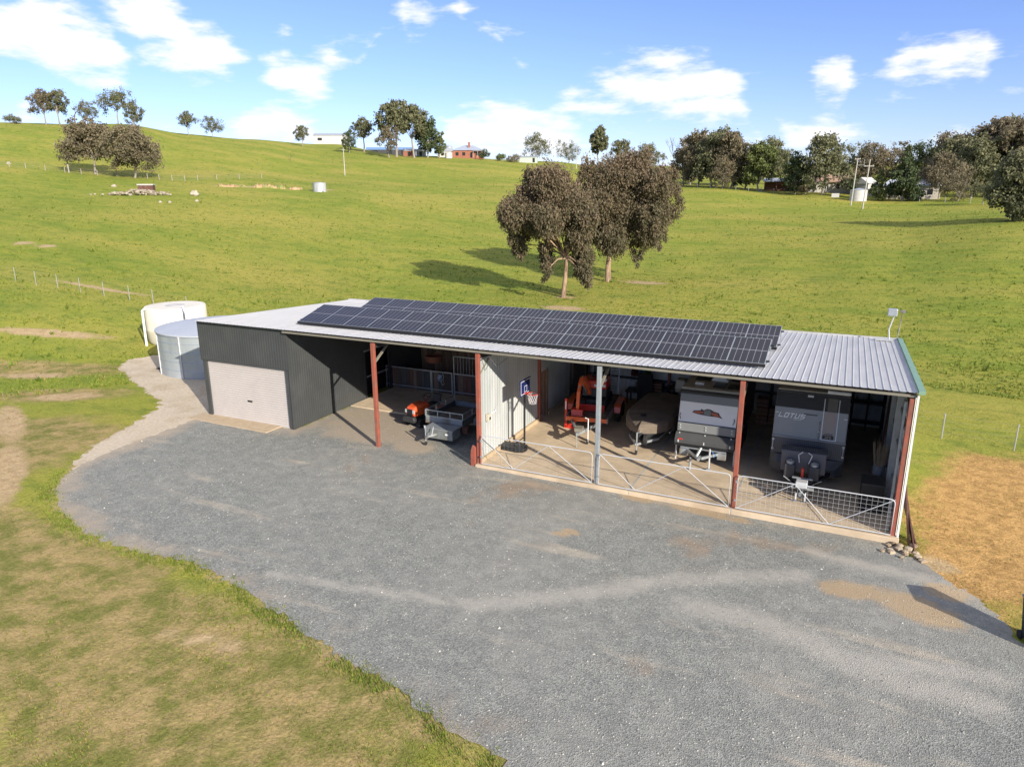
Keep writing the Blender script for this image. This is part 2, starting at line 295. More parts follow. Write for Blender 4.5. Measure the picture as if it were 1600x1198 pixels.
def ground():
    azs = np.concatenate([np.arange(-180, -75, 5), np.arange(-75, 35, .45), np.arange(35, 180, 5)]); rs = np.concatenate([np.arange(1, 12, 1.0), np.arange(12, 75, .55), np.geomspace(75, 700, 90), np.geomspace(760, 7000, 12)])
    A, D = np.meshgrid(np.radians(azs), rs, indexing='ij'); X = CAM[0]+D*np.sin(A); Y = CAM[1]+D*np.cos(A); Z = gz(X, Y)
    P = np.stack([X.ravel(), Y.ravel()], 1)
    inside = ((P[:, 0] > 4.0) & (P[:, 0] < 17.2) & (P[:, 1] > .3) & (P[:, 1] < 10))
    Zr = Z.ravel(); Zr[inside] -= .25
    na, nr = A.shape; V = np.stack([X.ravel(), Y.ravel(), Zr], 1); F = []
    for i in range(na):
        i2 = (i+1) % na
        for j in range(nr-1): F.append((i*nr+j, i*nr+j+1, i2*nr+j+1, i2*nr+j))
    F.append(tuple(i*nr for i in range(na)))
    me = bpy.data.meshes.new('paddock'); me.from_pydata(V.tolist(), [], F)
    def at(n, v): a = me.attributes.new(n, 'FLOAT', 'POINT'); a.data.foreach_set('value', np.asarray(v, np.float32))
    dg = seg_dist(P, GRAVEL); dt = seg_dist(P, TAN)
    at('dirt', np.maximum(np.maximum(blobs(P, DIRT), np.clip(.66-np.abs(dg)*1.0, 0, .62)*(P[:, 1] < 3)*(P[:, 0] < 16)), np.clip(.5-dt*1.6, 0, 1)))
    at('dry', blobs(P, DRY)); at('olive', blobs(P, OLIVE))
    me.polygons.foreach_set('use_smooth', [True]*len(me.polygons)); me.update()
    # grass material
    m, t, b, L = new_mat('pasture')
    tc = N('ShaderNodeTexCoord', t); src = tc.outputs['Object']
    def noise(s, d=6, r=.6, st=None):
        n = N('ShaderNodeTexNoise', t); n.inputs['Scale'].default_value = s; n.inputs['Detail'].default_value = d; n.inputs['Roughness'].default_value = r
        if st:
            mp = N('ShaderNodeMapping', t); mp.inputs['Scale'].default_value = st; mp.inputs['Rotation'].default_value = (0, 0, .45); L(src, mp.inputs[0]); L(mp.outputs[0], n.inputs['Vector'])
        else: L(src, n.inputs['Vector'])
        return n.outputs['Fac']
    def ramp(v, a, c, lo=0., hi=1.):
        r = N('ShaderNodeMapRange', t, interpolation_type='SMOOTHSTEP'); L(v, r.inputs['Value']); r.inputs['From Min'].default_value = a; r.inputs['From Max'].default_value = c; r.inputs['To Min'].default_value = lo; r.inputs['To Max'].default_value = hi; return r.outputs[0]
    def mix(f, a, c):
        x = N('ShaderNodeMix', t, data_type='RGBA'); L(f, x.inputs['Factor'])
        for k, s in (('A', a), ('B', c)):
            if isinstance(s, tuple): x.inputs[k].default_value = (*s, 1)
            else: L(s, x.inputs[k])
        return x.outputs['Result']
    def math_(op, a, c):
        x = N('ShaderNodeMath', t, operation=op)
        for k, s in ((0, a), (1, c)):
            if isinstance(s, (int, float)): x.inputs[k].default_value = s
            else: L(s, x.inputs[k])
        return x.outputs[0]
    def attr(n): a = N('ShaderNodeAttribute', t); a.attribute_name = n; return a.outputs['Fac']
    big = noise(.035, 5, .55, (1, 2.2, 1)); mid = noise(.22, 6, .62, (1, 2.0, 1)); fine = noise(2.6, 6, .7); vf = noise(14, 4, .7)
    c = mix(ramp(mid, .36, .66), (.262,.272,.040), (.175,.225,.030))
    c = mix(ramp(big, .38, .70), c, (.335,.295,.060))
    c = mix(ramp(fine, .52, .74, 0, .6), c, (.12,.165,.028))
    c = mix(ramp(noise(.9, 5, .7), .60, .72, 0, .55), c, (.27,.235,.075))
    c = mix(ramp(noise(.5, 6, .68, (1, 1.8, 1)), .50, .66, 0, .6), c, (.115,.165,.026)); c = mix(ramp(noise(1.5, 5, .7), .58, .70, 0, .5), c, (.085,.13,.022))
    ol = ramp(math_('ADD', math_('MULTIPLY', attr('olive'), .55), math_('MULTIPLY', noise(.33, 7, .68), .9)), .62, .88); c = mix(ol, c, mix(ramp(noise(1.1, 7, .72), .36, .64), (.38,.275,.12), (.17,.17,.042)))
    dr = math_('ADD', attr('dry'), math_('MULTIPLY', noise(.8, 6, .7), 1.3)); dr = ramp(math_('SUBTRACT', dr, .65), .15, .75)
    c = mix(dr, c, mix(ramp(fine, .42, .62), (.50,.30,.11), (.36,.21,.075)))
    di = math_('ADD', attr('dirt'), math_('SUBTRACT', math_('MULTIPLY', noise(1.3, 7, .7), 1.5), .75)); di = ramp(di, .30, .85)
    c = mix(di, c, mix(ramp(fine, .4, .65), (.48,.35,.19), (.37,.26,.135)))
    sc = N('ShaderNodeVectorMath', t, operation='SCALE'); L(c, sc.inputs[0]); L(ramp(vf, .25, .75, .78, 1.22), sc.inputs['Scale'])
    L(sc.outputs[0], b.inputs['Base Color']); b.inputs['Roughness'].default_value = .95; b.inputs['Specular IOR Level'].default_value = .1
    bp = N('ShaderNodeBump', t); bp.inputs['Strength'].default_value = .7; bp.inputs['Distance'].default_value = .09
    L(math_('ADD', fine, math_('MULTIPLY', vf, .5)), bp.inputs['Height']); L(bp.outputs[0], b.inputs['Normal'])
    me.materials.append(m); o = bpy.data.objects.new('paddock', me); col.objects.link(o); tag(o, 'green grazed paddock rising to a hill', 'paddock', kind='structure')
ground()

def sheet(name, poly, z_off, m, step=.14, jit=.06, label=None, cat=None, seed=1, zfun=None):
    """flat sheet following the ground, irregular outline"""
    rnd = random.Random(seed); pts = []
    for a, b in zip(poly, poly[1:]+poly[:1]):
        n = max(1, int(math.dist(a, b)/step))
        for k in range(n):
            f = k/n; pts.append((a[0]+(b[0]-a[0])*f+rnd.gauss(0, jit), a[1]+(b[1]-a[1])*f+rnd.gauss(0, jit)))
    xs = [p[0] for p in pts]; ys = [p[1] for p in pts]
    from mathutils.geometry import delaunay_2d_cdt
    np_ = len(pts); gx, gy = np.meshgrid(np.arange(min(xs), max(xs), .25), np.arange(min(ys), max(ys), .25)); Q = np.stack([gx.ravel(), gy.ravel()], 1); Q = Q[seg_dist(Q, pts) < -.2]
    co, _, fa, _, _, _ = delaunay_2d_cdt([Vector(p) for p in pts]+[Vector(q) for q in Q.tolist()], [], [list(range(np_))], 1, 1e-4)
    me = bpy.data.meshes.new(name); me.from_pydata([(v.x, v.y, (zfun or G)(v.x, v.y)+z_off) for v in co], [], [list(f) for f in fa])
    if me.polygons and me.polygons[0].normal.z < 0: me.flip_normals()
    me.materials.append(m); o = bpy.data.objects.new(name, me); col.objects.link(o)
    return tag(o, label, cat, kind='structure')
def gravel_mat():
    m, t, b, L = new_mat('gravel')
    tc = N('ShaderNodeTexCoord', t); src = tc.outputs['Object']
    def noise(s, d=5, r=.6, st=None, rot=0):
        n = N('ShaderNodeTexNoise', t); n.inputs['Scale'].default_value = s; n.inputs['Detail'].default_value = d; n.inputs['Roughness'].default_value = r
        mp = N('ShaderNodeMapping', t); mp.inputs['Scale'].default_value = st or (1,1,1); mp.inputs['Rotation'].default_value = (0,0,rot); L(src, mp.inputs[0]); L(mp.outputs[0], n.inputs['Vector']); return n.outputs['Fac']
    def ramp(v, a, c, lo=0., hi=1.):
        r = N('ShaderNodeMapRange', t, interpolation_type='SMOOTHSTEP'); L(v, r.inputs['Value']); r.inputs['From Min'].default_value = a; r.inputs['From Max'].default_value = c; r.inputs['To Min'].default_value = lo; r.inputs['To Max'].default_value = hi; return r.outputs[0]
    def mix(f, a, c):
        x = N('ShaderNodeMix', t, data_type='RGBA'); L(f, x.inputs['Factor'])
        for k, s in (('A', a), ('B', c)):
            if isinstance(s, tuple): x.inputs[k].default_value = (*s, 1)
            else: L(s, x.inputs[k])
        return x.outputs['Result']
    vo = N('ShaderNodeTexVoronoi', t); vo.inputs['Scale'].default_value = 40; L(src, vo.inputs['Vector'])
    sep = N('ShaderNodeSeparateColor', t); L(vo.outputs['Color'], sep.inputs[0])
    c = mix(sep.outputs[0], (.152,.157,.138), (.350,.345,.300))
    c = mix(ramp(noise(.16, 6, .62), .44, .66, 0, .55), c, (.32,.305,.262))
    c = mix(ramp(noise(.5, 6, .6, (.35, 2.2, 1), .5), .57, .72, 0, .8), c, (.44,.385,.295))    # wheel-worn dusty streaks
    c = mix(ramp(noise(.22, 5, .6), .60, .72, 0, .7), c, (.33,.235,.15))
    c = mix(ramp(noise(5, 4, .7), .64, .74, 0, .6), c, (.46,.41,.33)); c = mix(ramp(noise(2.2, 6, .7), .40, .62, .25, 0), c, (.085,.088,.088))
    at = N('ShaderNodeAttribute', t); at.attribute_name = 'edge'
    ad = N('ShaderNodeMath', t, operation='MULTIPLY_ADD'); L(noise(.9, 6, .65), ad.inputs[0]); ad.inputs[1].default_value = 1.1; L(at.outputs['Fac'], ad.inputs[2])
    c = mix(ramp(ad.outputs[0], .72, 1.25, 0, .85), c, (.40,.325,.235))
    for nm, colr, lo, hi in (('track', (.43,.395,.33), .80, 1.5), ('straw', (.46,.31,.15), .75, 1.25)):
        at = N('ShaderNodeAttribute', t); at.attribute_name = nm
        ad = N('ShaderNodeMath', t, operation='MULTIPLY_ADD'); L(noise(3.2, 6, .7), ad.inputs[0]); ad.inputs[1].default_value = 1.0; L(at.outputs['Fac'], ad.inputs[2]); c = mix(ramp(ad.outputs[0], lo, hi, 0, .6), c, colr)
    L(c, b.inputs['Base Color']); b.inputs['Roughness'].default_value = .9; b.inputs['Specular IOR Level'].default_value = .2
    bp = N('ShaderNodeBump', t); bp.inputs['Strength'].default_value = .55; bp.inputs['Distance'].default_value = .02; L(vo.outputs['Distance'], bp.inputs['Height']); L(bp.outputs[0], b.inputs['Normal'])
    return m
TRACKS = [([(8.39,-7.87),(9.94,-6.81),(11.24,-5.78),(12.15,-4.91),(13.6,-4.07),(15.37,-3.11)], .34), ([(13.04,-5.68),(14.58,-5.65),(15.69,-5.91),(16.6,-6.43),(17.66,-6.68),(18.98,-6.55)], .45), ([(15.6,-1.65),(16.56,-1.83),(17.62,-1.85),(18.34,-1.91),(19.0,-2.34)], .3), ([(16.72,-6.26),(17.93,-5.9),(19.32,-5.67)], .3), ([(3,-8.9),(5.5,-8.5),(8.4,-7.9)], .2)]
def edge_attr(o, poly, span, ymax=3.0):
    P = np.array([(v.co.x, v.co.y) for v in o.data.vertices]); d = -seg_dist(P, poly); a = o.data.attributes.new('edge', 'FLOAT', 'POINT')
    left = np.clip((2-P[:, 0])/6, 0, 1)*.5+.5
    e = np.clip(1-d/span, 0, 1)*.6*left*(P[:, 1] < ymax)
    e = np.maximum(e, .85*blobs(P, [(-1.2,1.6,3.0,1.9,0),(-2.8,3.0,1.8,1.2,0),(1.2,.6,1.2,.8,0)]))
    a.data.foreach_set('value', e.astype(np.float32))
    def line_d(pl):
        A = np.array(pl, float); r_ = np.full(len(P), 9.)
        for p_, q_ in zip(A[:-1], A[1:]): v = q_-p_; t_ = np.clip(((P-p_)@v)/(v@v), 0, 1); r_ = np.minimum(r_, np.hypot(*(P-(p_+t_[:, None]*v)).T))
        return r_
    tr = np.zeros(len(P))
    for pl, w_ in TRACKS: tr = np.maximum(tr, np.clip(1-line_d(pl)/(w_*2.2), 0, 1))
    b_ = o.data.attributes.new('track', 'FLOAT', 'POINT'); b_.data.foreach_set('value', tr.astype(np.float32))
    c_ = o.data.attributes.new('straw', 'FLOAT', 'POINT'); c_.data.foreach_set('value', blobs(P, [(9.07,-3.5,.55,.22,.6),(10.4,-.35,.8,.3,0),(12.6,-.45,1.6,.28,-.05),(16.6,-3.3,1.0,.5,.2),(18,-3.5,1.2,.7,-.4),(18.7,-2.4,.6,.5,0)]).astype(np.float32))
M['gravel'] = gravel_mat()
yard = sheet('gravel_yard', GRAVEL, .016, M['gravel'], label='blue-grey gravel yard in front of the shed', cat='yard', seed=3)
edge_attr(yard, GRAVEL, 1.6)
M['tan_gravel'] = mat('tan_gravel', (.50,.415,.30), .95, 0, .2, 9, c2=(.43,.345,.235), cs=.7, bump=.6, bs=45)
sheet('gravel_path', TAN, .008, M['tan_gravel'], label='pale tan gravel path by the round tanks', cat='path', jit=.09, seed=5)
# distant forested range, air haze painted into its blue base colour
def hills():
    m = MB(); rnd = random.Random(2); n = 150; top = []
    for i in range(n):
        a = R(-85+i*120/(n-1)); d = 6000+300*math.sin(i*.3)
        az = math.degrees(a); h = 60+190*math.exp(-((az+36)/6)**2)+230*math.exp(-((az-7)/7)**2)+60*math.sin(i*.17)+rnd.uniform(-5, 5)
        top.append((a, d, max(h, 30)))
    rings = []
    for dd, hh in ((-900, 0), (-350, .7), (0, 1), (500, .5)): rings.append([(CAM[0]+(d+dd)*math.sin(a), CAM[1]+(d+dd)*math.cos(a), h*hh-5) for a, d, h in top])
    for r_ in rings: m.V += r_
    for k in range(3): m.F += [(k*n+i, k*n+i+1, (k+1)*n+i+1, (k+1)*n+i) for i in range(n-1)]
    o = m.build('hills', mat('hazed_range', (.075,.11,.15), .95, 0, .15, .004), smooth=True); tag(o, 'forested range on the far horizon with haze blue painted in', 'hills', kind='structure')
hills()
# ------------------------------------------------------------------ shed
RX0, RX1, RY0, RY1 = -9.16, 17.73, -.13, 10.36; SL = -.05303
def rz(y): return 4.197+SL*(y-RY0)
rn = Vector((0, -SL, 1)).normalized()
shed = thing('farm_shed', 'long open-fronted skillion machinery shed with zinc roof and charcoal roller-door end', 'shed', (4.4, 5, 0))
S = lambda m, name, mt, **k: _sh(m, name, mt, shed, **k)
def _sh(m, name, mt, parent, **k):
    off = Vector((4.4, 5, 0)); m.V = [(v[0]-off.x, v[1]-off.y, v[2]) for v in m.V]; return m.build(name, M[mt] if isinstance(mt, str) else mt, parent, **k)
# roof sheets, each four ribs wide
x = RX0; proto = None; k = 0
ev = Vector((0, RY1-RY0, SL*(RY1-RY0)))
while x < RX1-.05:
    wd = min(.76, RX1-x)
    if proto is None or wd < .759:
        proto = S(MB().corr((x, RY0, rz(RY0)+.002*(k % 2)), (1,0,0), ev, wd+.02, ev.length, .19, .015, True, rn), 'roof_sheet', 'zinc')
        x0p = x; o = proto
    else:
        o = proto.copy(); col.objects.link(o); o.location = (x-x0p, 0, .002*(k % 2))
    x += .76; k += 1
# flashings, purlins, rafters, beams
S(MB().obox((RX1+.02, (RY0+RY1)/2, rz(5.1)+.02), (.16, RY1-RY0+.1, .10), (1,0,0), ev), 'barge_flashing', 'green_trim')
S(MB().obox(((RX0+RX1)/2, RY1+.02, rz(RY1)+.02), (RX1-RX0, .12, .07), (1,0,0)), 'rear_flashing', 'zinc')
S(MB().box(-4.3, RX1-.06, -.06, .02, 4.05, 4.12), 'eave_beam', 'cream_beam')
for y in (1.2, 2.5, 3.8, 5.1, 6.4, 7.7, 9.0, 10.1):
    S(MB().box(-9.0, 17.6, y-.04, y+.04, rz(y)-.15, rz(y)-.01), 'purlin', 'galv_dull')
for i in range(-1, 5):
    X = 4.4*i+(.0 if i < 4 else -.04)
    if i >= 0:
        S(MB().beam((X, .1, rz(0)-.27), (X, 10.15, rz(10.15)-.27), .12, .2), 'rafter', 'dark_steel')
        S(MB().beam((X, .06, 3.25), (X, .95, rz(.9)-.36), .07), 'knee_brace', 'cream_beam')
    if i != -1:
        mt = 'galv' if i == 2 else 'red_steel'
        S(MB().box(X-.07, X+.07, -.07, .07, -.35 if i != 2 else -.2, rz(0)-.18), 'post', mt, bevel=.012)
        S(MB().box(X-.06, X+.06, 10.02, 10.14, 0, rz(10.1)-.16), 'rear_post', 'red_steel' if i in (1, 2) else 'dark_steel')
# front-row truss pieces beside the white partition
S(MB().tube([(4.45,.05,3.75),(4.8,.05,3.95),(5.1,.05,3.62),(5.5,.05,3.95)], .015, 5), 'brace', 'dark_steel')
# charcoal end bay
FY = .15
S(MB().corr((-9.14, FY-.05, 2.52), (1,0,0), (0,0,1), 4.86, 1.62, .13, .006), 'front_cladding', 'charcoal', solid=.004)
S(MB().box(-9.14, -4.28, FY-.045, FY-.028, 2.47, 2.53), 'cladding_trim', 'charcoal')
for a, b in ((-9.08, -8.86), (-4.50, -4.30)): S(MB().box(a, b, FY-.02, FY+.08, -.15, 2.5), 'door_jamb', 'charcoal')
dd = MB().corr((-8.86, FY+.05, .03), (0,0,1), (1,0,0), 2.46, 4.36, .10, .014)
door = S(dd, 'roller_door', 'cream_door', solid=.004)
_sh(MB().box(-6.75, -6.5, FY+.02, FY+.034, .86, .92), 'door_handle', 'black', None).parent = door
S(MB().box(-8.86, -4.50, FY+.02, FY+.07, -.04, .04), 'bottom_rail', 'cream_door')
def side_corr(name, X, y0, y1, z0, zt, mt, pitch=.13, amp=.006, nrm=(1,0,0)):
    # sheet whose top follows the roof
    m = MB(); ys = []; k = 0
    while k*pitch < y1-y0: b = y0+k*pitch; ys += [(b, 0), (b+pitch*.32, 0), (b+pitch*.44, amp), (b+pitch*.84, amp), (b+pitch*.96, 0)]; k += 1
    ys = [(u, a) for u, a in ys if u < y1]+[(y1, 0)]; n = len(ys)-1
    for y, a in ys:
        m.V += [(X+nrm[0]*a, y, z0), (X+nrm[0]*a, y, (rz(y)-.03 if zt is None else zt))]
    m.F = [(2*i, 2*i+2, 2*i+3, 2*i+1) for i in range(n)]
    return S(m, name, mt, solid=.004)
side_corr('side_cladding', -4.3, FY, 5.05, -.12, None, 'charcoal')
side_corr('side_cladding', -4.3, 5.05, 6.95, 2.2, None, 'charcoal')
side_corr('side_cladding', -4.3, 6.95, 10.15, -.1, None, 'charcoal')
side_corr('end_cladding', -9.1, FY, 10.2, -.15, None, 'charcoal')
S(MB().box(-4.285, -4.26, FY-.06, FY+.04, -.12, 4.1), 'corner_flashing', 'charcoal')
S(MB().box(-4.285, -4.255, 2.62, 2.70, -.12, 2.0), 'post_shadow_strip', 'charcoal')  # charcoal strip put where the front post's shadow climbs the wall
m = MB().box(-4.30, -4.24, 5.02, 5.10, 0, 2.24).box(-4.30, -4.24, 6.90, 6.98, 0, 2.24); S(m, 'door_frame', 'dark_steel')
S(MB().box(-4.27, -4.23, 5.0, 8.6, 2.22, 2.30), 'door_track', 'galv')
S(MB().box(-4.34, -4.30, 5.1, 6.9, .95, 1.03), 'door_rail', 'galv')
S(MB().box(-4.65, -4.62, 5.0, 7.0, 0, 2.25), 'dark_void_sheet', 'black')  # black sheet stands in for the dark interior behind the opening
# rear wall (inside face), right-hand wall, partition
m = MB().corr((-4.4, 10.2, -.1), (1,0,0), (0,0,1), 22.0, 3.74, .19, .02, True, (0,-1,0)); S(m, 'rear_cladding', 'inner_wall', solid=.004)
m = MB().corr((-9.1, 10.22, -.1), (1,0,0), (0,0,1), 4.7, 3.7, .13, .01); S(m, 'rear_cladding', 'charcoal', solid=.004)
for z in (1.0, 2.1, 3.1):
    S(MB().box(4.5, 17.5, 10.06, 10.14, z-.05, z+.05), 'girt', 'dark_steel')
    S(MB().box(17.48, 17.56, .1, 10.1, z-.05, z+.05), 'girt', 'galv_dull')
side_corr('end_cladding', 17.63, -.02, 10.2, -.3, None, 'inner_wall', .19, .02)
S(MB().box(17.66, 17.71, -.11, -.05, -.35, 4.12), 'corner_trim', 'white')
for y in (2.2, 4.4, 6.6): S(MB().box(17.36, 17.54, y-.06, y+.06, 0, rz(y)-.16), 'wall_column', 'galv')
S(MB().box(17.40, 17.46, .18, .40, 0, 3.85), 'wall_column', 'galv')
for a, b, c, d in ((2.2, .4, 4.4, 3.4), (4.4, .4, 2.2, 3.4)): S(MB().beam((17.5, a, b), (17.5, c, d), .05, .05), 'wall_brace', 'red_steel')
def pside(y0, y1, z0, zt): return side_corr('partition_sheet', 4.4, y0, y1, z0, zt, 'pale_wall', .2, .014, (1,0,0))
for a in (.1, 1.86, 3.62): pside(a, a+1.76, .14, None)
pside(5.38, 6.2, 2.05, None); pside(6.2, 7.55, .14, None); pside(7.55, 8.9, .14, None)
S(MB().box(4.33, 4.50, .05, 5.3, -.1, .15), 'wall_kerb', 'concrete_edge'); S(MB().box(4.33, 4.50, 6.25, 8.95, -.1, .15), 'wall_kerb', 'concrete_edge')
S(MB().box(4.36, 4.52, 5.20, 5.34, 0, rz(5.3)-.15), 'inner_post', 'red_steel', bevel=.01)
S(MB().box(4.37, 4.43, 8.88, 8.96, 0, rz(8.9)-.15), 'end_channel', 'galv')
S(MB().box(4.36, 4.46, 6.16, 6.24, .0, 2.1), 'door_jamb', 'timber')
d_ = S(MB().box(3.6, 4.36, 6.1, 6.15, .03, 2.05), 'open_door', 'timber')
mb_ = S(MB().box(4.42, 4.53, .48, .68, 1.42, 1.68), 'meter_box', mat('meter_cream',(.50,.44,.34),.6), bevel=.01); _sh(MB().box(4.53, 4.536, .56, .66, 1.46, 1.56), 'meter_window', 'black', None).parent = mb_
S(MB().tube([(4.44,.85,1.62),(4.50,1.1,1.66),(4.44,1.2,1.66)], .02, 6), 'tap_pipe', 'white')
# steel offcut leaning at the base of the partition post
# concrete
def slab(name, x0, x1, y0, y1, z1, depth, mt, label):
    o = MB().box(x0, x1, y0, y1, z1-depth, z1).build(name, M[mt], bevel=.015); tag(o, label, 'slab', kind='structure'); return o
CRM = M['concrete']
slab('concrete_slab', 4.33, 9.93, -.22, 10.25, 0, .5, 'concrete', 'tan concrete floor of the hoop and excavator bay')
slab('concrete_slab', 9.95, 13.15, -.22, 10.25, 0, .5, 'concrete', 'tan concrete floor under the white-fronted camper')
slab('concrete_slab', 13.17, 17.72, -.22, 10.25, 0, .5, 'concrete', 'tan concrete floor under the grey caravan')
tag(MB().box(9.92, 9.96, -.21, 10.2, -.3, .003).box(13.14, 13.18, -.21, 10.2, -.3, .003).build('slab_joint', M['pale_wall']), 'pale joint lines between the floor slabs', 'joint', kind='structure')
slab('concrete_slab', -4.22, 4.32, 3.75, 10.25, .02, .4, 'concrete', 'brown concrete floor in front of the horse stable')
slab('concrete_apron', -9.5, -5.0, -.70, .20, .02, .3, 'concrete_edge', 'pale concrete apron at the roller door')

# ------------------------------------------------------------------ solar panels: two tilted rows
M['cell'] = mat('solar_cell', (.019,.018,.021), .3, 0, .2, .9, spec=.35)
M['busbar'] = mat('busbar', (.30,.30,.32), .5, 0, .04, 5)
TILT = R(15.2); PW, PL = 1.134, 1.722
def panel_row(name, label, y0, n, x0):
    z0 = rz(y0)+.13
    root = thing(name, label, 'solar panels', (x0, y0, z0))
    ey = Vector((0, math.cos(TILT), math.sin(TILT))); ez = Vector((0, -math.sin(TILT), math.cos(TILT)))
    P = lambda u, v, h=0: Vector((u, 0, 0))+ey*v+ez*h
    def strip(m, u0, u1, v0, v1, h0, h1):
        a = [P(u0,v0,h0),P(u1,v0,h0),P(u1,v1,h0),P(u0,v1,h0),P(u0,v0,h1),P(u1,v0,h1),P(u1,v1,h1),P(u0,v1,h1)]
        m.add(a, [(3,2,1,0),(4,5,6,7),(0,1,5,4),(1,2,6,5),(2,3,7,6),(3,0,4,7)])
    m = MB(); strip(m, .006, PW-.006, .006, PL-.006, 0, .03); p0 = m.build('panel', M['cell'], root)
    f = MB(); 
    for a in ((0,.014,0,PL),(PW-.014,PW,0,PL),(.014,PW-.014,0,.014),(.014,PW-.014,PL-.014,PL)): strip(f, *a, -.004, .036)
    f0 = f.build('panel_frame', M['galv'], p0)
    g = MB()
    for k in range(1, 6): strip(g, PW*k/6-.005, PW*k/6+.005, .02, PL-.02, .030, .0325)
    strip(g, .02, PW-.02, PL/2-.011, PL/2+.011, .030, .0335)
    g0 = g.build('cell_grid', M['busbar'], p0)
    for i in range(1, n):
        c = p0.copy(); col.objects.link(c); c.location = (i*(PW+.006), 0, 0)
        for s_ in (f0, g0): d = s_.copy(); col.objects.link(d); d.parent = c
    W_ = n*(PW+.006)
    k_ = MB(); strip(k_, -.02, W_+.01, -.035, -.004, -.07, .03); k_.build('shadow_strip', M['black'], root)  # black strip standing in for the shadow line under the front edge
    for v in (.3, 1.4):
        r_ = MB(); a = P(-.12, v, -.03); b = P(W_+.1, v, -.03); r_.beam(a, b, .04, .05); r_.build('rail', M['black'], root)
    for i in range(0, n+1, 2):
        l = MB(); a = P(i*(PW+.006), 1.4, -.05); l.beam(a, (a.x, a.y, rz(y0+a.y)-z0+.0), .03, .03); a = P(i*(PW+.006), .3, -.05); l.beam(a, (a.x, a.y, rz(y0+a.y)-z0), .03, .03); l.build('tilt_leg', M['galv'], root)
    return root
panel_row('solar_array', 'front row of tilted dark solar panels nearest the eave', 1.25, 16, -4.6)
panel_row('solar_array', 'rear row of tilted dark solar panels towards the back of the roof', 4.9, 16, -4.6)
# roof-top sensor
t = thing('weather_sensor', 'small grey sensor box on a bent pole at the rear corner of the roof', 'sensor', (17.3, 9.7, rz(9.7)))
MB().tube([(.05,0,0),(-.02,0,.45),(.04,0,.75),(.1,0,1.0)], .025, 6).build('pole', M['white_metal'], t)
MB().box(-.14,.2,-.12,.12,1.0,1.28).build('sensor_box', M['galv'], t, bevel=.03); MB().box(-.45,.15,-.1,.1,.03,.08).build('base_plate', M['pale_wall'], t)
t = thing('antenna_pole', 'thin grey pole standing behind the rear corner of the shed', 'pole', (17.6, 13.2, G(17.6, 13.2)))
MB().rod((0,0,0),(.3,0,4.6),.02,6).build('pole', M['galv_dull'], t); MB().box(.2,.4,-.05,.05,4.5,4.6).build('cap', M['galv_dull'], t)

# ------------------------------------------------------------------ gates
def gate(label, x0, x1, zig, wr, nv, wm):
    t = thing('mesh_gate', label, 'gate', ((x0+x1)/2, -.16, .06), 0, 'mesh gates across the shed bays')
    W_ = (x1-x0)/2; H = 1.06; c = .12
    fr = MB(); pts = [(-W_+c,0,H)]+[(-W_+c-c*math.sin(a),0,H-c+c*math.cos(a)) for a in (R(30),R(60),R(90))]+[(-W_,0,0),(W_,0,0)]+[(W_-c+c*math.sin(a),0,H-c+c*math.cos(a)) for a in (R(90),R(60),R(30))]+[(W_-c,0,H),(-W_+c,0,H)]
    fr.tube(pts, .0165, 8); fr.build('frame', M['white_metal'], t, smooth=True)
    for (u0, h0), (u1, h1) in zip(zig, zig[1:]): MB().rod((-W_+u0*2*W_,.0,h0*H),(-W_+u1*2*W_,0,h1*H),.0115,8).build('brace', M['white_metal'], t, smooth=True)
    ms = MB()
    for i in range(1, nv): xx = -W_+2*W_*i/nv; ms.rod((xx,.02,0),(xx,.02,H),wr,4,caps=False)
    for k in range(1, 8): ms.rod((-W_,.024,H*k/8),(W_,.024,H*k/8),wr,4,caps=False)
    ms.build('mesh', M[wm], t)
    for h in (.25, .85): MB().box(-W_-.06,-W_+.01,-.02,.02,h-.03,h+.03).build('hinge', M['galv_dull'], t)
gate('mesh gate in front of the basketball hoop', 4.58, 8.68, [(0,1),(.30,0),(.62,1),(1,0)], .0016, 28, 'galv_dull')
gate('mesh gate between the grey post and the middle red post', 8.92, 13.08, [(0,1),(.30,0),(.66,1),(1,0)], .0016, 28, 'galv_dull')
gate('mesh gate in front of the grey caravan', 13.3, 17.5, [(0,0),(.38,1),(.62,0),(1,1)], .0032, 30, 'white_metal')
# ------------------------------------------------------------------ tanks
def ring_ribs(m, r, zs, n=48, tr=.022):
    for z in zs: m.tube([(r*math.cos(2*math.pi*k/n), r*math.sin(2*math.pi*k/n), z) for k in range(n+1)], tr, 5)
t = thing('steel_tank', 'round galvanised water tank with hoops beside the charcoal end wall', 'tank', (-15.61, 6.98, -.1))
n = 96; m = MB(); m.lathe((0,0,0), [(3.1, 0), (3.1, 2.4)], n); m.F = m.F[:-2]; m.build('wall', mat('tank_zinc', (.40,.435,.45), .45, .3, .12, 1.4, c2=(.33,.36,.37), cs=.8, stretch=(1,1,.25)), t, smooth=True)
m = MB(); m.lathe((0,0,2.4), [(3.16, -.04), (3.16, .02), (0, .28)], n); m.build('lid', mat('tank_lid', (.44,.46,.48), .5, 0, .06, 1), t, smooth=True)
for z in (.1, .55, 1.0, 1.5, 1.98, 2.3): m = MB(); ring_ribs(m, 3.105, [z]); m.build('hoop', M['galv'], t)
for a in (-118, -150, -80, -40, 170, 130): a = R(a); MB().rod((3.13*math.cos(a),3.13*math.sin(a),0),(3.13*math.cos(a),3.13*math.sin(a),2.38),.035,6).build('stay', M['white_metal'], t)
a = R(-140); MB().tube([(3.1*math.cos(a),3.1*math.sin(a),.18),(3.35*math.cos(a),3.35*math.sin(a),.18),(3.4*math.cos(a),3.4*math.sin(a),.05)], .045, 8).build('outlet_valve', M['dark_steel'], t)
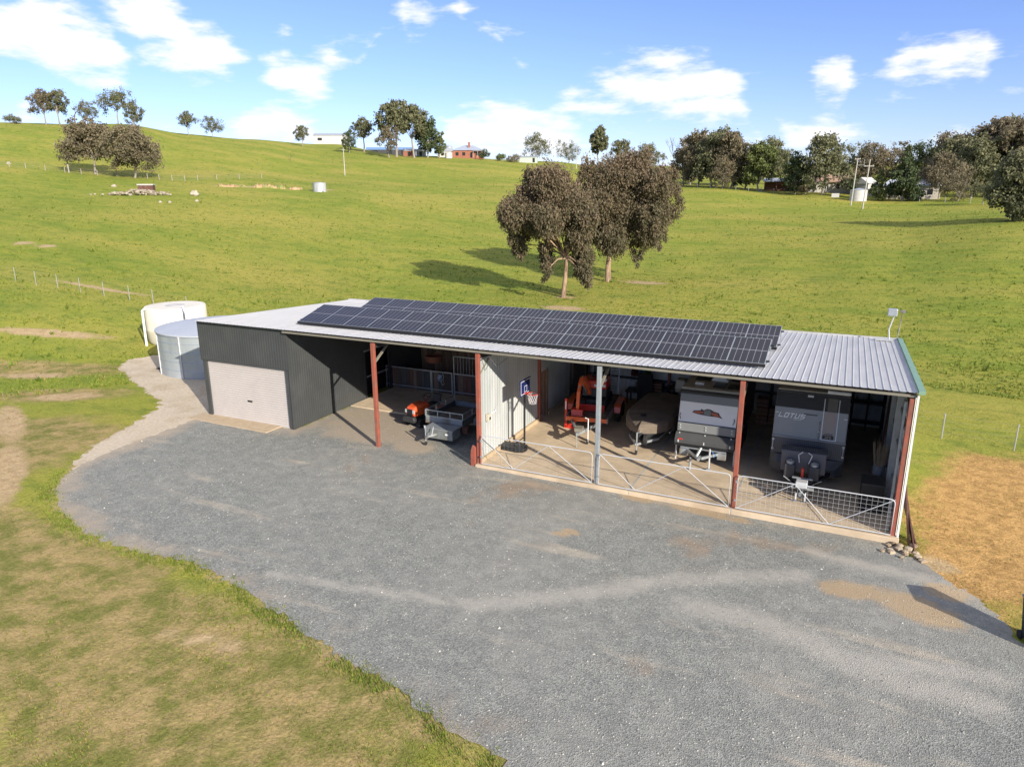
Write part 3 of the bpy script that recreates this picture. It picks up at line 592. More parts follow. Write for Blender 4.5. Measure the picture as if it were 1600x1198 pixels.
t = thing('poly_tank', 'cream plastic water tank behind the galvanised tank', 'tank', (-22.73, 10.2, .15))
M['cream_poly'] = mat('cream_poly', (.74,.68,.54), .5, 0, .05, 1.5, c2=(.69,.61,.47), cs=.6)
m = MB(); m.lathe((0,0,0), [(1.55,0),(1.75,.22),(1.8,.9),(1.82,.97),(1.8,1.04),(1.8,2.28),(1.75,2.36),(1.64,2.36)], 64); m.build('wall', M['cream_poly'], t, smooth=True)
m = MB(); m.lathe((0,0,2.29), [(1.66,0),(1.0,.05),(0,.1)], 48); m.build('lid', mat('poly_lid', (.50,.46,.40), .6, 0, .25, 1.2, c2=(.66,.62,.56), cs=1), t, smooth=True)
MB().tube([(-.6,-1.7,2.36),(-.65,-1.88,2.25),(-.62,-1.92,0)], .07, 8).build('overflow_pipe', M['white'], t, smooth=True)
MB().tube([(1.5,-.7,2.45),(2.3,-1.2,2.2),(3.0,-1.6,1.8)], .07, 8).build('inlet_pipe', M['white'], t, smooth=True)
# ------------------------------------------------------------------ wheels
M['rim'] = mat('rim', (.55,.55,.54), .4, .4, .08, 8)
def wheel(parent, c, r, w, ax=(1,0,0), rim='rim', rr=.58, name='wheel'):
    ax = Vector(ax).normalized(); c = Vector(c)
    m = MB(); m.lathe(c, [(r*.55,-w/2),(r*.9,-w/2),(r,-w*.35),(r,w*.35),(r*.9,w/2),(r*.55,w/2)], 24, ax); o = m.build(name, M['rubber'], parent, smooth=True)
    m = MB(); m.lathe(c, [(r*rr,-w*.42),(r*rr,-w*.5),(r*.3,-w*.40),(.02,-w*.42)], 20, ax); m.lathe(c, [(.02,w*.42),(r*.3,w*.40),(r*rr,w*.5),(r*rr,w*.42)], 20, ax); m.build('rim', M[rim], o, smooth=True)
    return o
# ------------------------------------------------------------------ grey caravan
def lotus():
    t = thing('caravan', 'charcoal grey off-road caravan with LOTUS lettering on its nose', 'caravan', (15.03, 3.0, 0))
    gb = mat('van_grey', (.24,.245,.255), .38, .1, .06, 2, coat=.3); dk = mat('van_dark', (.05,.05,.052), .45, 0, .1, 3); cr = mat('van_roof', (.36,.32,.26), .5, 0, .06, 2)
    W = 1.12
    prof = [(0,.55),(0,1.50),(.16,2.45),(.45,2.90),(.62,2.94),(5.85,2.94),(5.9,2.85),(5.9,.55)]
    MB().prism(prof, (-W,0,0), (0,1,0), (0,0,1), (2*W,0,0)).build('body', gb, t, bevel=.03)
    MB().box(-W+.02, W-.02, .5, 5.85, 2.945, 3.0).build('roof', cr, t, bevel=.03)
    def onface(x, s, seg, off):                           # point on the sloping nose
        (y0, z0), (y1, z1) = seg; d = Vector((0, y1-y0, z1-z0)); n_ = Vector((0, -d.z, d.y)).normalized(); p = Vector((x, y0, z0))+d*s+n_*off; return p
    A_, B_ = ((0,1.50),(.16,2.45)), ((.16,2.45),(.45,2.90))
    def plate(name, x0, x1, s0, s1, seg, off, mt, par=t):
        a = [onface(x0,s0,seg,0.002),onface(x1,s0,seg,0.002),onface(x1,s1,seg,0.002),onface(x0,s1,seg,0.002)]; b = [onface(x0,s0,seg,off),onface(x1,s0,seg,off),onface(x1,s1,seg,off),onface(x0,s1,seg,off)]
        return MB().add(a+b, [(3,2,1,0),(4,5,6,7),(0,1,5,4),(1,2,6,5),(2,3,7,6),(3,0,4,7)]).build(name, mt, par)
    plate('upper_panel', -W+.01, W-.01, .02, 1.0, B_, .008, dk)
    cp, ct, cb, cl = new_mat('checker_plate'); vo = N('ShaderNodeTexVoronoi', ct); vo.inputs['Scale'].default_value = 17; vo.inputs['Randomness'].default_value = 0
    tc = N('ShaderNodeTexCoord', ct); cl(tc.outputs['Object'], vo.inputs['Vector']); rr = N('ShaderNodeMapRange', ct); rr.inputs['From Min'].default_value = .15; rr.inputs['From Max'].default_value = .5; rr.inputs['To Min'].default_value = 1; rr.inputs['To Max'].default_value = 0
    cl(vo.outputs['Distance'], rr.inputs['Value']); mx = N('ShaderNodeMix', ct, data_type='RGBA'); cl(rr.outputs[0], mx.inputs['Factor']); mx.inputs['A'].default_value = (.09,.092,.10,1); mx.inputs['B'].default_value = (.27,.275,.30,1); cl(mx.outputs['Result'], cb.inputs['Base Color'])
    cb.inputs['Roughness'].default_value = .4; cb.inputs['Metallic'].default_value = .4; bp = N('ShaderNodeBump', ct); bp.inputs['Distance'].default_value = .01; cl(rr.outputs[0], bp.inputs['Height']); cl(bp.outputs[0], cb.inputs['Normal'])
    MB().box(-W+.01, W-.01, -.02, -.002, .92, 1.47).build('checker_panel', cp, t)
    MB().box(-W, W, -.035, .0, 1.46, 1.53).build('nose_moulding', gb, t, bevel=.01)
    # bulged lower guard
    m = MB(); xs = [-1.12,-.9,-.6,-.3,0,.3,.6,.9,1.12]; bul = lambda x: -.02-.34*(1-(x/1.12)**2)**.7
    rg = [[(x, bul(x)*k, z) for x in xs]+[(1.12,.1,z),(-1.12,.1,z)] for z, k in ((.36,1.),(.62,1.0),(.90,.45))]; m.loft(rg); m.build('lower_guard', dk, t)
    # decals: band with frame, lettering
    tan = mat('van_decal', (.34,.28,.25), .45, 0, .05, 2); wl = M['white']
    plate('decal_band', .40, .74, .06, .98, A_, .006, tan); plate('decal_band', .47, .76, .0, .85, B_, .012, mat('van_decal_dim', (.16,.145,.125), .5))
    for x0, x1 in ((.36,.385),(.80,.825)): plate('decal_line', x0, x1, .03, 1.0, A_, .007, wl); plate('decal_line', x0, x1, .0, .8, B_, .013, wl)
    plate('decal_line', .385, .80, .03, .055, A_, .007, wl)
    plate('decal_strip', .255, .355, .03, .66, A_, .006, mat('decal_strip', (.45,.43,.40), .5))
    plate('decal_box', .41, .74, .07, .20, A_, .009, M['black'])
    ey = (Vector((0,.16,.95))).normalized()
    def txt(name, body, size, x, s, mt, shear=0, rot=False, off=.011):
        m_ = text_mb(body, size, shear); ex = Vector((1,0,0)); e2 = ey
        if rot: ex, e2 = ey, Vector((-1,0,0))
        place(m_, onface(x, s, A_, off), ex, e2).build(name, mt, t)
    bars = {'L': [(0,0,.2,1),(0,0,1,.22)], 'O': [(0,0,.22,1),(.78,0,1,1),(.22,0,.78,.2),(.22,.8,.78,1)], 'T': [(0,.8,1,1),(.39,0,.61,.8)], 'U': [(0,0,.22,1),(.78,0,1,1),(.22,0,.78,.2)], 'S': [(0,0,1,.2),(.78,.2,1,.6),(0,.4,.78,.6),(0,.6,.22,1),(.22,.8,1,1)]}
    for i, ch in enumerate('LOTUS'):                       # blocky slanted capitals
        m_ = MB()
        for x0, y0, x1, y1 in bars[ch]:
            q_ = [(x0,y0),(x1,y0),(x1,y1),(x0,y1)]; f_ = lambda p_, h: onface(-1.0+i*.165+p_[0]*.135+p_[1]*.06, .655+p_[1]*.17, A_, h)
            m_.add([f_(p_, .004) for p_ in q_]+[f_(p_, .012) for p_ in q_], [(4,5,6,7),(0,1,5,4),(1,2,6,5),(2,3,7,6),(3,0,4,7)])
        m_.build('letter', wl, t)
    txt('lettering', 'CARAVANS', .05, -.40, .615, wl)
    txt('lettering', 'FREELANDER', .105, .305, .345, M['black'], 0, True, .009)
    txt('lettering', 'LOTUS', .085, .575, .235, M['black']); txt('lettering', "20'6", .12, .575, .135, tan)
    plate('grab_slot', -.22, .2, .82, .855, A_, .02, dk); 
    for x in (-1.04, 1.04): plate('marker_light', x-.05, x+.05, .80, .825, A_, .02, wl)
    plate('top_light', -.16, .02, .8, .92, B_, .03, wl)
    MB().box(.42, 1.12, .42, .62, 2.98, 3.08).build('awning_end', wl, t, bevel=.02)
    for x in (-1.07, 1.07):
        m = MB().rod((x,-.07,1.05),(x,-.07,1.38),.014,6); m.add([], []); m.lathe((x,-.05,1.38),[(.04,-.02),(.04,.02)],10,(0,1,0)); m.lathe((x,-.05,1.05),[(.04,-.02),(.04,.02)],10,(0,1,0)); m.build('grab_handle', M['white_metal'], t)
    # drawbar gear
    for s in (-1, 1): MB().beam((s*.85,.1,.48),(s*.05,-2.15,.48),.07,.12).build('drawbar', M['black'], t)
    MB().box(-.72,.62,-.85,-.42,.62,1.30).build('toolbox', mat('toolbox_grey', (.12,.12,.135), .4, .3, .06, 3), t, bevel=.02)
    MB().box(-.74,.64,-.87,-.40,1.30,1.34).build('toolbox_lid', cp, t)
    for x in (-.42, .30):
        MB().box(x-.16,x+.16,-1.2,-.9,.5,.98).build('bottle_holder', dk, t, bevel=.03); MB().lathe((x,-1.05,.98),[(.12,0),(.12,.07),(.05,.12)],16).build('bottle_cap', M['galv'], t, smooth=True)
    MB().tube([(-.16,-.95,1.0),(-.2,-.95,1.25),(-.08,-.95,1.36)],.016,6).build('hose', M['white'], t); MB().tube([(.08,-.95,1.36),(.2,-.95,1.28),(.12,-.95,1.0)],.016,6).build('hose', M['white'], t)
    MB().rod((-.02,-1.35,.55),(-.02,-1.45,1.0),.045,8).build('brake_lever', M['red'], t)
    MB().box(-.3,.3,-1.5,-1.44,.66,.70).build('cross_rail', M['galv'], t)
    MB().box(-.17,.17,-1.95,-1.65,.52,.72).build('coupling_plate', M['white_metal'], t, bevel=.02); MB().box(-.28,.36,-1.9,-1.62,.48,.54).build('hitch_step', M['galv'], t)
    MB().rod((0,-2.1,.46),(0,-2.35,.48),.05,8).build('coupling', M['galv'], t)
    for x, y in ((-.14,-1.75), (.13,-1.72)):
        MB().rod((x,y,.02),(x,y,.52),.03,8).build('stand_leg', M['white_metal'], t); MB().box(x-.07,x+.07,y-.07,y+.07,0,.02).build('stand_foot', M['galv_dull'], t)
    for s in (-1, 1): MB().rod((s*.3,-1.6,.55),(s*.55,-1.75,.78),.012,5).build('chain_arm', M['galv_dull'], t)
    for s in (-1, 1):
        for y in (2.7, 3.6): wheel(t, (s*.98, y, .38), .38, .25)
    MB().box(-1.0,1.0,.2,5.8,.36,.56).build('chassis', M['black'], t)
    for y in (1.2, 3.9): MB().box(W,W+.012,y,y+1.1,1.7,2.3).build('side_window', M['black'], t)
    return t
lotus()
# ------------------------------------------------------------------ white-fronted camper
def camper():
    t = thing('camper_trailer', 'dark hybrid camper with white nose panel and winged orange emblem', 'camper', (11.68, 3.42, 0))
    dk = mat('camper_grey', (.075,.077,.075), .45, .1, .08, 2); md = mat('camper_mid', (.19,.195,.19), .45, 0, .06, 2); rf = mat('camper_roof', (.33,.29,.235), .5, 0, .08, 2); bk = M['black']
    W = .97
    MB().prism([(0,.72),(0,1.62),(.19,2.32),(.28,2.62),(.36,2.66),(4.9,2.72),(5.0,2.6),(5.0,.72)], (-W,0,0), (0,1,0), (0,0,1), (2*W,0,0)).build('body', dk, t, bevel=.02)
    seg = ((0,1.62),(.19,2.32)); d = Vector((0,.19,.70)).normalized(); n_ = Vector((0,-d.z,d.y))
    def onf(x, s, off): return Vector((x,0,1.62))+d*s+n_*off
    def plate(name, x0, x1, s0, s1, off, mt, base=.001):
        a = [onf(x0,s0,base),onf(x1,s0,base),onf(x1,s1,base),onf(x0,s1,base)]; b = [onf(x0,s0,off),onf(x1,s0,off),onf(x1,s1,off),onf(x0,s1,off)]
        return MB().add(a+b, [(3,2,1,0),(4,5,6,7),(0,1,5,4),(1,2,6,5),(2,3,7,6),(3,0,4,7)]).build(name, mt, t)
    plate('nose_panel', -W+.02, W-.02, .0, .725, .015, mat('camper_white', (.76,.74,.70), .4, 0, .03, 3)); plate('upper_band', -W+.01, W-.01, .735, 1.0, .012, md)
    MB().box(-W-.02, W+.02, .20, .40, 2.63, 2.70).build('roof_lip', bk, t, bevel=.01)
    MB().box(-W+.01, W-.01, .36, 4.95, 2.70, 2.80).build('roof', rf, t, bevel=.02)
    for x0, x1, y0, y1 in ((-.72,-.2,1.5,2.5),(.02,.42,.65,1.3),(.5,.92,.65,1.3),(.5,.95,1.75,2.7)): MB().box(x0,x1,y0,y1,2.805,2.83).build('roof_solar_panel', M['cell'], t)
    MB().box(-.62,-.32,.85,1.1,2.80,2.87).build('roof_hatch', M['white'], t, bevel=.02)
    m = MB().prism([(-.3,0),(-.2,.16),(.2,.16),(.3,0)], (.1,1.55,2.80), (1,0,0), (0,0,1), (0,.8,0)); m.build('air_conditioner', M['white'], t, bevel=.03)
    # emblem: dark wing outline, orange flames, grey shield
    def decal(name, pts, off, mt):
        a = [onf(x,s,.0155) for x, s in pts]; b = [onf(x,s,off) for x, s in pts]; k = len(pts)
        MB().add(a+b, [tuple(range(k, 2*k))]+[(i,(i+1)%k,k+(i+1)%k,k+i) for i in range(k)]).build(name, mt, t)
    decal('emblem', [(-.52,.36),(-.46,.44),(-.26,.46),(-.22,.52),(-.14,.48),(-.04,.54),(.08,.53),(.2,.47),(.36,.44),(.40,.36),(.50,.26),(.3,.29),(.05,.29),(-.12,.30),(-.34,.32)], .018, mat('emblem_dark', (.06,.035,.03), .5))
    orange = mat('emblem_orange', (.42,.10,.035), .5, 0, .3, 20)
    decal('emblem_flame', [(-.48,.38),(-.42,.42),(-.16,.43),(-.16,.36),(-.34,.355)], .021, orange); decal('emblem_flame', [(.12,.43),(.3,.41),(.36,.35),(.42,.30),(.22,.315),(.12,.36)], .021, orange)
    decal('emblem_shield', [(-.13,.33),(-.14,.45),(-.04,.51),(.06,.50),(.11,.42),(.09,.31)], .021, mat('emblem_grey', (.17,.19,.16), .5, 0, .3, 25))
    for x, s in ((-W+.1, 1), (W-.12, -1)): MB().tube([onf(x,.08,.05),onf(x-.04*s,.2,.06),onf(x-.02*s,.3,.05)], .012, 6).build('gas_strut', bk, t)
    MB().box(-W+.02, W-.02, -.10, .0, 1.22, 1.60).build('mid_locker', md, t, bevel=.02)
    MB().prism([(0,1.20),(-.16,1.18),(-.34,.95),(-.34,.72),(0,.72)], (-W-.01,0,0), (0,1,0), (0,0,1), (2*W+.02,0,0)).build('front_locker', dk, t, bevel=.015)
    MB().box(-W-.02, W+.02, -.355, -.3, .66, .76).build('bumper', bk, t)
    for x in (-.85, 0, .85):
        for y, z in ((-.115,1.5),(-.115,1.38),(-.18,1.17)): MB().box(x-.02,x+.02,y-.015,y+.01,z-.025,z+.025).build('latch', M['white_metal'], t)
        MB().box(x-.02,x+.02,-.36,-.33,.80,.92).build('latch', M['white_metal'], t)
    MB().box(-.86,-.7,-.36,-.34,.93,.98).build('reflector', M['red'], t)
    for x in (-W+.02, W-.02): MB().box(x-.02,x+.02,.30,.34,2.5,2.62).build('roof_clip', M['white_metal'], t)
    for z in (1.0, 1.5, 2.0, 2.4):
        for y in (.7, 1.9): MB().box(W, W+.015, y-.03, y+.03, z-.04, z+.04).build('side_latch', M['white_metal'], t)
    MB().box(W+.001, W+.012, .5, 2.4, .95, 2.5).build('side_hatch', M['black'], t)
    # drawbar and steps
    for s in (-1, 1): MB().beam((s*.7,-.2,.55),(s*.06,-1.05,.52),.06,.1).build('drawbar', M['galv'], t)
    MB().beam((0,-.9,.52),(0,-1.25,.52),.07,.09).build('coupling', M['galv'], t); MB().box(-.75,.75,-.42,-.36,.60,.64).build('stone_guard_rail', M['galv'], t)
    for x in (-.62, .62):
        MB().box(x-.14,x+.14,-.5,-.36,.34,.58).build('step', M['galv_dull'], t, bevel=.01)
    MB().rod((.28,-.75,.08),(.28,-.75,.85),.03,8).build('jockey_post', M['white_metal'], t); MB().box(.22,.34,-.81,-.69,0,.08).build('jockey_foot', M['galv_dull'], t)
    MB().rod((-.12,-1.0,.5),(-.02,-.7,.82),.05,8).build('hand_brake', M['galv'], t); MB().tube([(.34,-.75,.75),(.48,-.78,.62),(.42,-.75,.5)],.015,5).build('cable', mat('blue_cable',(.05,.15,.4),.5), t)
    MB().rod((-.3,-.95,.0),(-.3,-.9,.45),.04,8).build('prop_stand', M['galv'], t)
    for s in (-1, 1): wheel(t, (s*.85, 2.9, .4), .4, .26); wheel(t, (s*.85, 2.0, .4), .4, .26)
    MB().box(-.85,.85,.1,4.9,.5,.72).build('chassis', M['black'], t)
    for x in (-W, W): MB().rod((x,-.05,.0),(x,.0,.6),.03,6).build('corner_leg', M['white_metal'], t)
camper()
def fit_camper():
    for o in bpy.data.objects:
        if o.parent and o.parent.name.startswith('camper_trailer'):
            for v in o.data.vertices:
                z = v.co.z; v.co.x *= 1.05
                v.co.z = z if z < .5 else (.5+(z-.5)*.82 if z < 1.62 else z-.20)
fit_camper()
# ------------------------------------------------------------------ covered boat on trailer
def boat():
    t = thing('boat_trailer', 'galvanised boat trailer under the brown covered boat', 'trailer', (9.28, 3.4, 0), R(-2))
    for s in (-1, 1): MB().beam((s*.7,3.9,.42),(s*.55,.6,.42),.06,.08).build('side_rail', M['galv'], t); MB().beam((s*.55,.6,.42),(0,-.35,.42),.06,.08).build('drawbar', M['galv'], t)
    MB().box(-.72,.72,2.6,2.68,.36,.44).build('axle', M['galv'], t)
    for s in (-1, 1): wheel(t, (s*.82, 2.65, .3), .3, .18)
    MB().rod((0,-.28,.0),(0,-.28,.85),.028,8).build('jockey_post', M['galv'], t); wheel(t, (0,-.3,.09), .09, .06); MB().rod((0,-.28,.85),(.14,-.3,.9),.015,6).build('crank', M['white_metal'], t)
    MB().rod((.02,.2,.4),(.02,.1,.95),.04,8).build('winch_post', M['galv'], t); wheel(t, (.25,-.05,.55), .2, .14, (1,.2,0))
    b = thing('boat', 'covered boat under a tight brown canvas with pointed bow', 'boat', (9.28, 3.4, 0), R(-2))
    st = [(-.08,.04,.90,.82),(.08,.16,.96,.72),(.45,.50,1.05,.66),(.9,.82,1.12,.66),(1.35,.94,1.17,.68),(2.6,.97,1.2,.70),(3.9,.96,1.18,.70),(4.05,.92,1.1,.70)]
    rg = []
    rnd = random.Random(3)
    for y, w_, zt, zb in st:
        rg.append([(-w_*.98,y,zb),(-w_,y,zt-.10),(-w_*.88,y,zt+.0+rnd.uniform(-.015,.015)),(-w_*.06,y,zt+.10+rnd.uniform(-.015,.015)),(w_*.06,y,zt+.10),(w_*.88,y,zt+.0+rnd.uniform(-.015,.015)),(w_,y,zt-.10),(w_*.98,y,zb)])
    MB().loft(rg).build('canvas_cover', M['tan_canvas'], b)
    MB().loft([[(-w_*.9,y,zb+.02),(-w_*.5,y,max(.38,zb-.3)),(w_*.5,y,max(.38,zb-.3)),(w_*.9,y,zb+.02)] for y, w_, zt, zb in st]).build('hull', mat('hull', (.03,.032,.035), .4), b)
    MB().lathe((-.1,.75,1.22),[(.12,0),(.10,.025),(.02,.03)],12).build('vent_patch', M['black'], b)
    MB().tube([(.9,.9,.62),(.98,2.4,.62),(.98,3.9,.64)],.025,6).build('strap', M['galv'], b)
    o = thing('outboard_motor', 'beige outboard motor standing upright behind the boat', 'outboard', (9.85, 7.7, 0))
    m = MB(); m.loft([[(-.2,-.25,1.3),(.2,-.25,1.3),(.2,.3,1.3),(-.2,.3,1.3)],[(-.22,-.28,1.5),(.22,-.28,1.5),(.22,.34,1.5),(-.22,.34,1.5)],[(-.19,-.22,1.85),(.19,-.22,1.85),(.19,.26,1.85),(-.19,.26,1.85)]]); m.build('cowl', mat('cowl',(.34,.32,.27),.4), o, bevel=.05)
    MB().box(-.1,.1,-.1,.16,.3,1.3).build('leg', M['galv_dull'], o); MB().box(-.12,.12,-.2,.4,.12,.3).build('gearcase', M['dark_steel'], o); MB().box(-.3,.3,-.3,.3,0,.12).build('stand', M['dark_steel'], o)
boat()
# ------------------------------------------------------------------ plant trailer with excavator
TR = R(8.6)
def plant():
    t = thing('plant_trailer', 'orange-guarded tandem plant trailer carrying the excavator', 'trailer', (6.45, 6.9, 0), TR)
    MB().box(-.82,.82,-2.3,1.6,.50,.60).build('deck', mat('trailer_deck', (.16,.11,.085), .8, 0, .25, 3, dirt=(.2,.16,.12), cs=3), t)
    for s in (-1, 1): MB().box(s*.82-.03,s*.82+.03,-2.3,1.6,.46,.66).build('side_rail', M['galv_dull'], t); MB().beam((s*.6,-2.3,.5),(0.0,-3.9,.52),.07,.11).build('drawbar', M['galv_dull'], t)
    MB().box(-.82,.82,-2.36,-2.3,.5,.66).build('headboard', M['orange'], t)
    MB().beam((0,-3.7,.56),(0,-4.15,.56),.1,.1).build('coupling', M['galv'], t); MB().box(-.14,.14,-4.0,-3.6,.62,.74).build('override', M['cream_beam'], t)
    MB().tube([(.3,-3.55,.1),(.3,-3.55,1.02),(.18,-3.55,1.05)],.02,8).build('jockey_post', M['white'], t); wheel(t, (.28,-3.55,.1), .1, .06, rim='white')
    MB().rod((-.05,-4.0,0),(-.05,-4.0,.55),.02,6).build('prop_stand', M['galv'], t)
    for s in (-1, 1):
        for y in (-.42, .42): wheel(t, (s*1.0, y, .34), .34, .2)
        m = MB(); pr = [(-.88,.5),(-.8,.72),(-.55,.80),(.55,.80),(.8,.72),(.88,.5)]
        m.prism(pr+[(x*.97, z-.02) for x, z in pr[::-1]], (s*1.0-.13,0,0), (0,1,0), (0,0,1), (.26,0,0)); m.build('mudguard', M['orange'], t)
    for x0 in (.28,):
        for xx in (x0, x0+.38): MB().beam((xx,1.62,.62),(xx,2.0,2.0),.05,.05).build('ramp_rail', M['galv'], t)
        for k in range(11): f = (k+.5)/11; MB().beam((x0,1.62+.38*f,.62+1.38*f),(x0+.38,1.62+.38*f,.62+1.38*f),.05,.05).build('ramp_rung', M['galv'], t)
    e = thing('mini_excavator', 'orange-red mini excavator with folded boom on the plant trailer', 'excavator', (6.45, 6.9, 0), TR)
    og = M['orange']
    for s in (-1, 1):
        m = MB(); n_ = 10; pts = []
        for k in range(n_+1): a = R(90+180*k/n_); pts.append((-.75+.2*math.cos(a), .82+.2*math.sin(a)))
        for k in range(n_+1): a = R(-90+180*k/n_); pts.append((.75+.2*math.cos(a), .82+.2*math.sin(a)))
        m.prism([(y-.2, z) for y, z in pts], (s*.42-.12,0,0), (0,1,0), (0,0,1), (.24,0,0)); m.build('track', M['rubber'], e)
    MB().box(-.3,.3,-.9,.5,.72,.98).build('undercarriage', M['dark_steel'], e); MB().lathe((0,-.1,.98),[(.32,0),(.32,.08)],20).build('slew_ring', M['dark_steel'], e)
    m = MB(); pl = [(-.5,-.55),(.5,-.55),(.56,-.1),(.52,.45),(.3,.68),(-.3,.68),(-.52,.45),(-.56,-.1)]
    m.loft([[(x,y-.1,1.06) for x, y in pl],[(x,y-.1,1.40) for x, y in pl]]); m.build('house_lower', M['dark_steel'], e, bevel=.03)
    m = MB(); m.loft([[(x,y-.1,1.40) for x, y in pl],[(x*.97,y*.97-.1,1.74) for x, y in pl]]); m.build('house_cover', M['red'], e, bevel=.04)
    for x0, x1 in ((-.02,.2),(.3,.46)): MB().box(x0,x1,-.668,-.655,1.5,1.6).build('decal', M['white'], e)
    MB().box(.18,.30,-.66,-.652,1.28,1.34).build('decal', M['white'], e)
    MB().box(-.25,.25,.05,.45,1.74,1.86).build('seat', M['black'], e, bevel=.04); MB().box(-.25,.25,.42,.5,1.8,2.2).build('seat_back', M['black'], e, bevel=.03)
    for x in (-.45, .45):
        MB().rod((x,.5,1.7),(x,.4,2.5),.03,6).build('canopy_post', M['black'], e); MB().rod((x,-.35,1.7),(x,-.3,2.5),.02,6).build('canopy_post', M['black'], e)
    MB().box(-.55,.55,-.45,.6,2.5,2.56).build('canopy_roof', M['black'], e, bevel=.02)
    MB().lathe((.42,-.6,1.8),[(.08,-.05),(.08,.05)],12,(0,1,0)).build('work_lamp', M['white'], e)
    # boom, dipper, bucket
    def arm(name, pts, w_, hs, mt):
        m = MB(); rg = []
        for i, p in enumerate(pts):
            p = Vector(p); d = (Vector(pts[min(i+1,len(pts)-1)])-Vector(pts[max(i-1,0)])).normalized(); n_ = Vector((0,-d.z,d.y)).normalized() if abs(d.y)+abs(d.z) > .01 else Vector((0,0,1)); h = hs[i]/2
            rg.append([p+n_*h+Vector((-w_/2,0,0)), p+n_*h+Vector((w_/2,0,0)), p-n_*h+Vector((w_/2,0,0)), p-n_*h+Vector((-w_/2,0,0))])
        m.loft(rg); m.build(name, mt, e, bevel=.012)
    arm('boom', [(-.2,-.65,1.2),(-.28,-1.0,1.65),(-.32,-1.3,1.98),(-.35,-1.6,2.02),(-.38,-1.85,1.85)], .16, [.16,.22,.26,.22,.14], og)
    arm('dipper', [(-.38,-1.72,1.98),(-.40,-1.95,1.6),(-.42,-2.02,1.0),(-.42,-2.0,.82)], .13, [.14,.2,.14,.1], og)
    MB().rod((-.28,-.85,1.3),(-.34,-1.45,1.75),.035,8).build('boom_cylinder', M['galv'], e); MB().rod((-.34,-1.5,2.14),(-.4,-1.98,1.75),.03,8).build('dipper_cylinder', M['galv'], e)
    m = MB().prism([(0,.9),(-.05,.62),(.15,.60),(.40,.66),(.42,.86),(.2,.92)], (-.66,-2.12,0), (0,1,0), (0,0,1), (.46,0,0)); m.build('bucket', M['red'], e, bevel=.02)
    MB().box(-.55,.55,-1.35,-1.25,.62,.9).build('blade', M['red'], e, bevel=.02)
    for s in (-1, 1): MB().beam((s*.3,-.8,.75),(s*.4,-1.3,.72),.06,.08).build('blade_arm', M['red'], e)
    w_ = thing('spare_wheel', 'upright spare tyre with white rim beside the excavator trailer', 'tyre', (5.35, 6.9, 0), R(-25)); wheel(w_, (0,0,.36), .36, .22, name='tyre', rim='white')
    s_ = thing('engine_hoist', 'red steel post stand with splayed foot beside the plant trailer', 'stand', (5.80, 4.95, 0))
    MB().box(-.05,.05,-.05,.05,.05,1.25).build('post', M['red'], s_); MB().box(-.06,.5,-.05,.05,0,.08).build('foot', M['red'], s_); MB().beam((.1,-.0,.08),(.55,-.02,.45),.07,.09).build('strut', M['red'], s_); MB().box(-.025,.025,-.056,-.05,.8,1.15).build('label_plate', M['white'], s_)
plant()
# ------------------------------------------------------------------ ride-on mower
def mower():
    t = thing('ride_on_mower', 'orange ride-on mower with black grille parked left of the box trailer', 'mower', (-.02, 3.15, -.05), R(-9))
    og = mat('mower_orange', (.66,.10,.028), .35, 0, .05, 3, coat=.4)
    m = MB(); sec = [(-.72,.20,.52,.74),(-.66,.26,.48,.86),(-.3,.30,.48,.93),(.1,.30,.50,.92),(.28,.22,.52,.86)]
    m.loft([[(-w_,y,z0),(w_,y,z0),(w_*1.0,y,z1-.10),(w_*.72,y,z1),(-w_*.72,y,z1),(-w_,y,z1-.10)] for y, w_, z0, z1 in sec]); m.build('hood', og, t, smooth=False, bevel=.03)
    MB().box(-.15,.15,-.745,-.70,.50,.78).build('grille', M['black'], t, bevel=.02)
    for s in (-1, 1): MB().box(s*.2-.05,s*.2+.05,-.735,-.70,.62,.76).build('headlight', M['white_metal'], t)
    MB().prism([(-.3,-.12),(.3,-.12),(.34,.0),(.26,.12),(-.26,.12),(-.34,0)], (0,-.85,.36), (1,0,0), (0,0,1), (0,.25,0)).build('bumper', M['dark_steel'], t, bevel=.03)
    MB().box(-.24,.24,-.6,.95,.3,.42).build('chassis', M['dark_steel'], t)
    m = MB(); m.loft([[(-.5,-.25,.16),(.5,-.25,.16),(.55,.35,.16),(-.55,.35,.16)],[(-.42,-.2,.3),(.42,-.2,.3),(.45,.3,.3),(-.45,.3,.3)]]); m.build('mower_deck', M['dark_steel'], t, bevel=.03)
    for s in (-1, 1): wheel(t, (s*.40,-.5,.19), .19, .16); wheel(t, (s*.42,.8,.26), .26, .24)
    for s in (-1, 1): MB().prism([(.45,.42),(.55,.60),(.95,.62),(1.12,.45)], (s*.42-.14,0,0), (0,1,0), (0,0,1), (.28,0,0)).build('fender', og, t, bevel=.02)
    MB().box(-.23,.23,.55,.98,.6,.7).build('seat', M['black'], t, bevel=.04); MB().prism([(.92,.66),(1.02,.68),(1.12,1.02),(1.03,1.04)], (-.22,0,0), (0,1,0), (0,0,1), (.44,0,0)).build('seat_back', M['black'], t, bevel=.03)
    MB().rod((0,.22,.8),(0,.36,1.05),.025,8).build('steering_column', M['red'], t)
    cpt = Vector((0,.37,1.07)); u_ = Vector((1,0,0)); v_ = Vector((0,.86,.5)); MB().tube([cpt+u_*.19*math.cos(2*math.pi*k/20)+v_*.19*math.sin(2*math.pi*k/20) for k in range(21)], .016, 6).build('steering_wheel', M['black'], t)
    MB().beam(cpt-u_*.18, cpt+u_*.18, .02, .03).build('wheel_spoke', M['black'], t)
mower()
